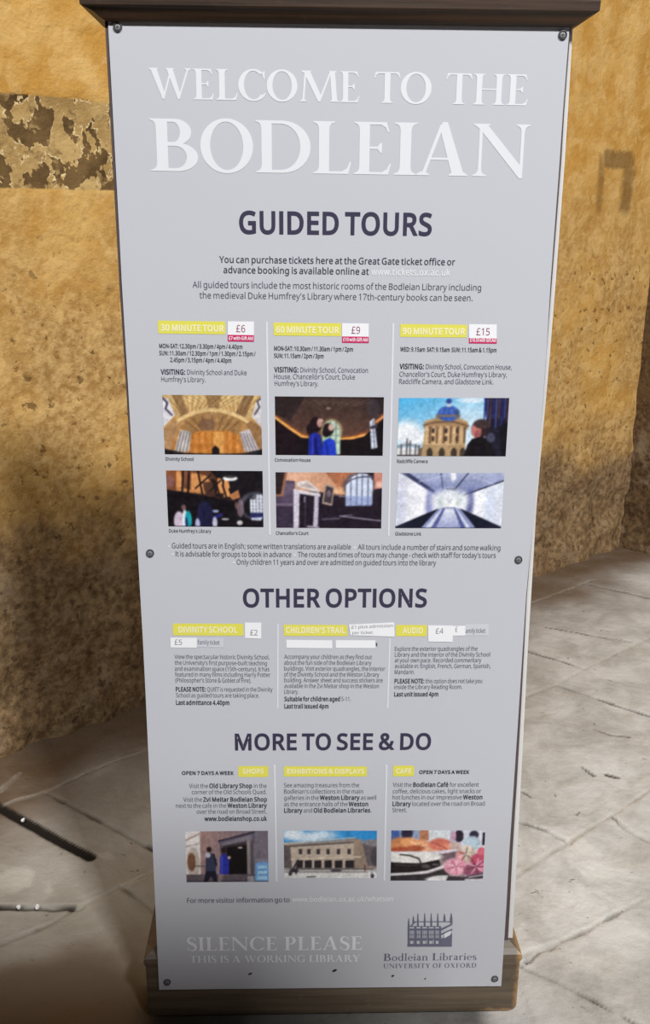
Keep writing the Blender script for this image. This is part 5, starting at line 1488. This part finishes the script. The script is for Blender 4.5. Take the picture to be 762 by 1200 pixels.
p.poly([(0, 1), (0.0, 0.97), (0.30, 0.72), (0.40, 0.64), (0.24, 1)], (28, 30, 48)); p.poly([(1, 1), (1, 0.97), (0.70, 0.72), (0.60, 0.64), (0.76, 1)], (24, 26, 44))
p.poly([(0.32, 1), (0.44, 0.64), (0.46, 0.64), (0.38, 1)], (86, 94, 150)); p.poly([(0.28, 1), (0.42, 0.65), (0.44, 0.64), (0.335, 1)], (206, 212, 232)); p.poly([(0.66, 1), (0.55, 0.64), (0.57, 0.64), (0.71, 1)], (200, 208, 230)); p.poly([(0.62, 1), (0.54, 0.64), (0.555, 0.64), (0.67, 1)], (80, 88, 146))
p.grad(0.5, 0.62, 0.5, 1, (232, 236, 246), (150, 158, 200), p.inside([(0.39, 1), (0.46, 0.64), (0.54, 0.64), (0.62, 1)])); p.rect(0.0, 0.985, 1, 1, (40, 42, 66))
p.speck(16, 10, 8).show('p', [(467.2, 554.4), (591.4, 554.4), (587.3, 619), (463.3, 618.8)], 'print of a long white passage with sloping ceiling')

# shop doorway
p = Paint(base=(150, 128, 122))
p.grad(0, 0, 0.9, 0.2, (176, 136, 124), (120, 112, 124)); p.speck(40, 30, 14)
p.rect(0, 0, 0.18, 0.86, (226, 220, 218)); p.ell(0.09, 0.62, 0.08, 0.30, (190, 176, 166)); p.ell(0.07, 0.60, 0.05, 0.18, (120, 84, 64)); p.path([(0, 0.18), (0.18, 0.05)], 0.02, (170, 150, 140)); p.path([(0, 0.30), (0.17, 0.24)], 0.012, (180, 160, 150))
p.rect(0, 0.84, 1, 1, (96, 86, 92)); p.rect(0.0, 0.95, 0.8, 1, (82, 74, 84))
p.poly([(0.82, 0.02), (1, 0.02), (1, 0.7), (0.82, 0.7)], (116, 108, 118)); p.speck(24, 12, 10)
p.poly([(0.40, 0.20), (0.82, 0.01), (0.84, 0.10), (0.84, 0.24), (0.42, 0.30)], (98, 90, 104)); p.line((0.40, 0.20), (0.83, 0.03), 0.02, (54, 48, 60)); p.poly([(0.44, 0.24), (0.80, 0.08), (0.80, 0.16), (0.44, 0.30)], (126, 118, 128))
p.poly([(0.42, 0.30), (0.80, 0.20), (0.80, 0.84), (0.42, 0.84)], (62, 52, 56)); p.poly([(0.50, 0.32), (0.74, 0.28), (0.74, 0.84), (0.50, 0.84)], (26, 22, 24)); p.rect(0.74, 0.18, 0.79, 0.84, (138, 130, 128)); p.rect(0.42, 0.30, 0.46, 0.84, (90, 80, 84)); p.ell(0.66, 0.33, 0.03, 0.014, (220, 216, 200)); p.rect(0.78, 0.2, 0.82, 0.9, (88, 80, 88)); p.rect(0.74, 0.88, 0.82, 1, (150, 146, 150))
p.ell(0.285, 0.36, 0.03, 0.055, (44, 30, 30)); p.poly([(0.235, 0.80), (0.245, 0.50), (0.28, 0.42), (0.33, 0.44), (0.375, 0.56), (0.36, 0.80)], (58, 60, 84)); p.ell(0.27, 0.47, 0.03, 0.05, (190, 190, 204)); p.line((0.34, 0.46), (0.37, 0.66), 0.02, (36, 30, 36)); p.poly([(0.24, 0.78), (0.36, 0.78), (0.38, 0.99), (0.34, 1), (0.30, 0.88), (0.25, 1), (0.21, 1)], (34, 32, 46)); p.line((0.10, 0.68), (0.24, 0.68), 0.008, (70, 60, 60))
p.ell(0.46, 0.38, 0.03, 0.055, (44, 34, 36)); p.poly([(0.405, 0.84), (0.415, 0.52), (0.45, 0.44), (0.50, 0.46), (0.525, 0.56), (0.52, 0.84)], (44, 50, 150)); p.line((0.44, 0.52), (0.43, 0.84), 0.02, (70, 80, 190)); p.ell(0.525, 0.52, 0.02, 0.03, (200, 170, 160)); p.poly([(0.40, 0.84), (0.46, 0.84), (0.42, 1), (0.38, 0.98)], (140, 120, 120))
p.poly([(0.84, 0.62), (1, 0.60), (1, 0.98), (0.83, 0.98)], (110, 160, 210)); p.rect(0.83, 0.55, 1, 0.62, (128, 124, 140)); p.poly([(0.87, 0.68), (0.98, 0.67), (0.98, 0.95), (0.86, 0.95)], (166, 206, 236)); p.line((0.88, 0.76), (0.97, 0.76), 0.02, (90, 140, 200)); p.line((0.88, 0.86), (0.97, 0.86), 0.02, (100, 150, 206))
p.show('p', [(217, 974.6), (314, 973.5), (314.9, 1033.3), (218.8, 1033.9)], 'print of people passing a shop doorway')

# long classical library front
p = Paint(base=(196, 176, 150))
p.grad(0, 0, 1, 0.2, (70, 150, 210), (50, 140, 206)); p.ell(0.10, 0.08, 0.12, 0.12, (232, 238, 244), 0.95, 0.5); p.ell(0.40, 0.10, 0.16, 0.10, (214, 228, 240), 0.9, 0.6); p.ell(0.25, 0.15, 0.14, 0.08, (226, 234, 242), 0.8, 0.6)
p.poly([(0, 0.28), (0.76, 0.19), (0.76, 0.82), (0, 0.82)], (188, 172, 156)); p.poly([(0.02, 0.30), (0.76, 0.17), (0.82, 0.17), (0.82, 0.26), (0.02, 0.36)], (150, 136, 128)); p.path([(0.0, 0.27), (0.76, 0.15)], 0.012, (210, 196, 180)); p.path([(0, 0.335), (0.78, 0.245)], 0.014, (84, 74, 72))
p.poly([(0, 0.3), (0.07, 0.34), (0.09, 0.82), (0, 0.82)], (96, 86, 88)); p.poly([(0.75, 0.17), (0.84, 0.20), (1, 0.60), (1, 0.82), (0.75, 0.82)], (150, 132, 116)); p.poly([(0.84, 0.26), (1, 0.32), (1, 0.74), (0.90, 0.74)], (104, 94, 98)); p.poly([(0.86, 0.20), (1, 0.18), (1, 0.34), (0.88, 0.30)], (140, 134, 138)); p.ell(0.98, 0.55, 0.05, 0.2, (70, 66, 74), 0.8)
for x in (0.18, 0.27, 0.37, 0.475, 0.585, 0.70):
    p.rect(x - 0.018, 0.385, x + 0.018, 0.50, (62, 54, 58)); p.line((x - 0.024, 0.515), (x + 0.024, 0.51), 0.008, (222, 208, 190))
p.path([(0.08, 0.60), (0.82, 0.55)], 0.016, (214, 200, 180))
for x0, x1 in ((0.14, 0.205), (0.225, 0.30), (0.325, 0.405), (0.435, 0.515), (0.545, 0.63), (0.66, 0.755)):
    p.poly([(x0, 0.80), (x0, 0.63), (x1, 0.62), (x1, 0.80)], (44, 38, 42))
p.rect(0, 0.78, 1, 0.90, (150, 144, 142)); p.rect(0, 0.88, 1, 1, (222, 220, 218)); p.path([(0, 0.84), (1, 0.84)], 0.012, (206, 202, 198)); p.path([(0.06, 0.80), (0.95, 0.80)], 0.01, (80, 72, 74))
p.path([(0.06, 0.93), (0.10, 0.80), (0.15, 0.62), (0.13, 0.90)], 0.018, (52, 46, 54)); p.ell(0.11, 0.84, 0.05, 0.03, (50, 44, 52)); p.ell(0.07, 0.90, 0.02, 0.04, (60, 54, 60)); p.ell(0.56, 0.84, 0.06, 0.025, (70, 64, 70)); p.line((0.25, 0.97), (0.34, 0.965), 0.012, (60, 56, 62))
p.rect(0.91, 0.86, 0.98, 1.0, (236, 236, 238)); p.ell(0.95, 0.95, 0.02, 0.05, (60, 56, 66)); p.rect(0.93, 0.84, 0.96, 0.9, (180, 176, 180)); p.line((0.87, 0.72), (0.87, 0.84), 0.015, (110, 60, 60))
p.speck(40, 24, 8).show('p', [(332.8, 973.5), (441.8, 973.5), (441.5, 1029), (333.2, 1029)], 'print of a long stone library front under a blue sky')

# cakes on a counter
p = Paint(base=(196, 186, 190))
p.grad(0, 0, 1, 0.1, (120, 140, 180), (226, 222, 230)); p.ell(0.03, 0.08, 0.06, 0.14, (70, 96, 160)); p.ell(0.17, 0.06, 0.06, 0.14, (44, 40, 60)); p.rect(0.30, 0, 0.40, 0.2, (176, 120, 90)); p.rect(0.40, 0, 0.62, 0.28, (216, 222, 226)); p.ell(0.72, 0.12, 0.05, 0.12, (36, 30, 44)); p.ell(0.88, 0.10, 0.05, 0.09, (48, 46, 66)); p.ell(0.86, 0.26, 0.09, 0.14, (176, 196, 210)); p.rect(0.97, 0.05, 1, 0.3, (40, 40, 60)); p.ell(0.66, 0.12, 0.03, 0.1, (190, 150, 176))
p.poly([(0, 0.34), (0.5, 0.30), (0.8, 0.36), (0.8, 1), (0, 1)], (150, 130, 134))
for x, y, rx, ry, c in ((0.09, 0.30, 0.11, 0.16, (206, 132, 84)), (0.19, 0.24, 0.09, 0.10, (224, 156, 104)), (0.30, 0.30, 0.12, 0.12, (228, 156, 112)), (0.40, 0.36, 0.14, 0.08, (236, 180, 144)), (0.52, 0.28, 0.12, 0.12, (206, 112, 92)), (0.60, 0.34, 0.06, 0.08, (222, 140, 116)), (0.26, 0.36, 0.10, 0.06, (176, 92, 62)), (0.10, 0.38, 0.10, 0.05, (170, 84, 56)), (0.68, 0.30, 0.06, 0.07, (206, 176, 168))):
    p.ell(x, y, rx, ry, c, 0.95, 0.2)
p.path([(0.20, 0.22), (0.26, 0.28), (0.34, 0.24)], 0.014, (240, 196, 150)); p.path([(0.44, 0.24), (0.52, 0.30), (0.60, 0.38)], 0.012, (160, 70, 60)); p.speck(26, 16, 18, p.y < 0.45)
p.poly([(0, 0.42), (0.45, 0.42), (0.74, 0.36), (0.76, 0.40), (0.50, 0.50), (0, 0.48)], (222, 212, 222))
p.poly([(0.50, 0.48), (0.70, 0.42), (0.70, 0.56), (0.55, 0.60)], (110, 92, 100))
p.ell(0.25, 0.53, 0.30, 0.10, (236, 234, 230)); p.poly([(0, 0.46), (0.48, 0.46), (0.53, 0.60), (0.40, 0.64), (0, 0.65)], (232, 230, 226)); p.poly([(0, 0.63), (0.30, 0.66), (0.52, 0.58), (0.54, 0.74), (0.36, 0.84), (0, 0.86)], (34, 28, 30))
p.path([(0.10, 0.48), (0.20, 0.50), (0.30, 0.56), (0.32, 0.63)], 0.016, (44, 36, 36)); p.path([(0.05, 0.68), (0.20, 0.70), (0.40, 0.68)], 0.010, (80, 72, 72)); p.ell(0.38, 0.72, 0.05, 0.03, (120, 112, 108), 0.6); p.ell(0.48, 0.68, 0.04, 0.02, (140, 132, 128), 0.6)
p.path([(0, 0.875), (0.22, 0.86), (0.40, 0.82), (0.56, 0.72), (0.62, 0.62)], 0.03, (226, 222, 224)); p.poly([(0, 0.90), (0.4, 0.86), (0.58, 0.76), (0.64, 0.9), (0.5, 1), (0, 1)], (52, 48, 52)); p.ell(0.60, 0.98, 0.22, 0.09, (224, 220, 222))
for x, y, rx, ry, c in ((0.80, 0.48, 0.11, 0.18, (196, 176, 160)), (0.80, 0.36, 0.06, 0.06, (222, 208, 196)), (0.74, 0.50, 0.04, 0.10, (226, 150, 156)), (0.70, 0.72, 0.13, 0.17, (228, 160, 178)), (0.94, 0.60, 0.09, 0.14, (196, 84, 110)), (0.97, 0.42, 0.05, 0.08, (220, 110, 128)), (0.90, 0.80, 0.12, 0.14, (150, 84, 108)), (0.97, 0.70, 0.06, 0.10, (226, 130, 160))):
    p.ell(x, y, rx, ry, c, 1, 0.15)
for a in range(0, 360, 40):
    r_ = math.radians(a)
    p.line((0.70, 0.72), (0.70 + 0.10 * math.cos(r_), 0.72 + 0.14 * math.sin(r_)), 0.010, (244, 206, 212) if a % 80 else (176, 96, 124))
    p.line((0.80, 0.48), (0.80 + 0.08 * math.cos(r_), 0.48 + 0.14 * math.sin(r_)), 0.010, (110, 84, 70) if a % 80 else (236, 220, 206))
    p.line((0.92, 0.72), (0.92 + 0.10 * math.cos(r_), 0.72 + 0.16 * math.sin(r_)), 0.010, (236, 176, 196) if a % 80 else (84, 40, 60))
p.poly([(0.62, 0.90), (0.80, 0.92), (1, 0.84), (1, 0.95), (0.80, 1), (0.6, 1)], (60, 52, 58)); p.line((0.84, 0.93), (1, 0.88), 0.012, (206, 200, 206)); p.rect(0.80, 0.96, 1, 1, (206, 198, 204))
p.speck(40, 26, 12).show('p', [(458.9, 973.2), (568.9, 973), (566, 1031.9), (457.8, 1031.9)], 'print of cakes on a counter')


# ---------------------------------------------------------------- scraps lying in the floor joints
for n, (px, py, dz, lab) in enumerate([(27, 962, -0.006, 'tiny white scrap of litter in the dark slot in the floor'),
                                       (44, 1063.5, -0.006, 'tiny white scrap of litter in the floor joint left of the stand, nearer the plinth'),
                                       (22, 1064, -0.006, 'tiny white scrap of litter in the floor joint at the left edge of the photo')]):
    c = on_floor(px, py)
    rnd = random.Random(n + 4)
    V, F = [], []
    m = 7
    for lay in (0, 1):
        for k in range(m):
            a = 2 * math.pi * k / m
            q = 0.0048 * (0.7 + 0.5 * rnd.random())
            V.append((c[0] + q * math.cos(a), c[1] + 1.5 * q * math.sin(a), 0.0035 * lay + 0.002 * rnd.random() + dz + 0.006))
    F = [tuple(range(m - 1, -1, -1)), tuple(range(m, 2 * m))] + [(k, (k + 1) % m, (k + 1) % m + m, k + m) for k in range(m)]
    o = mesh('litter_scrap', V, F, I_PAPER)
    o['label'] = lab
    o['category'] = 'litter'
    o['group'] = 'scraps of litter in the floor joints'
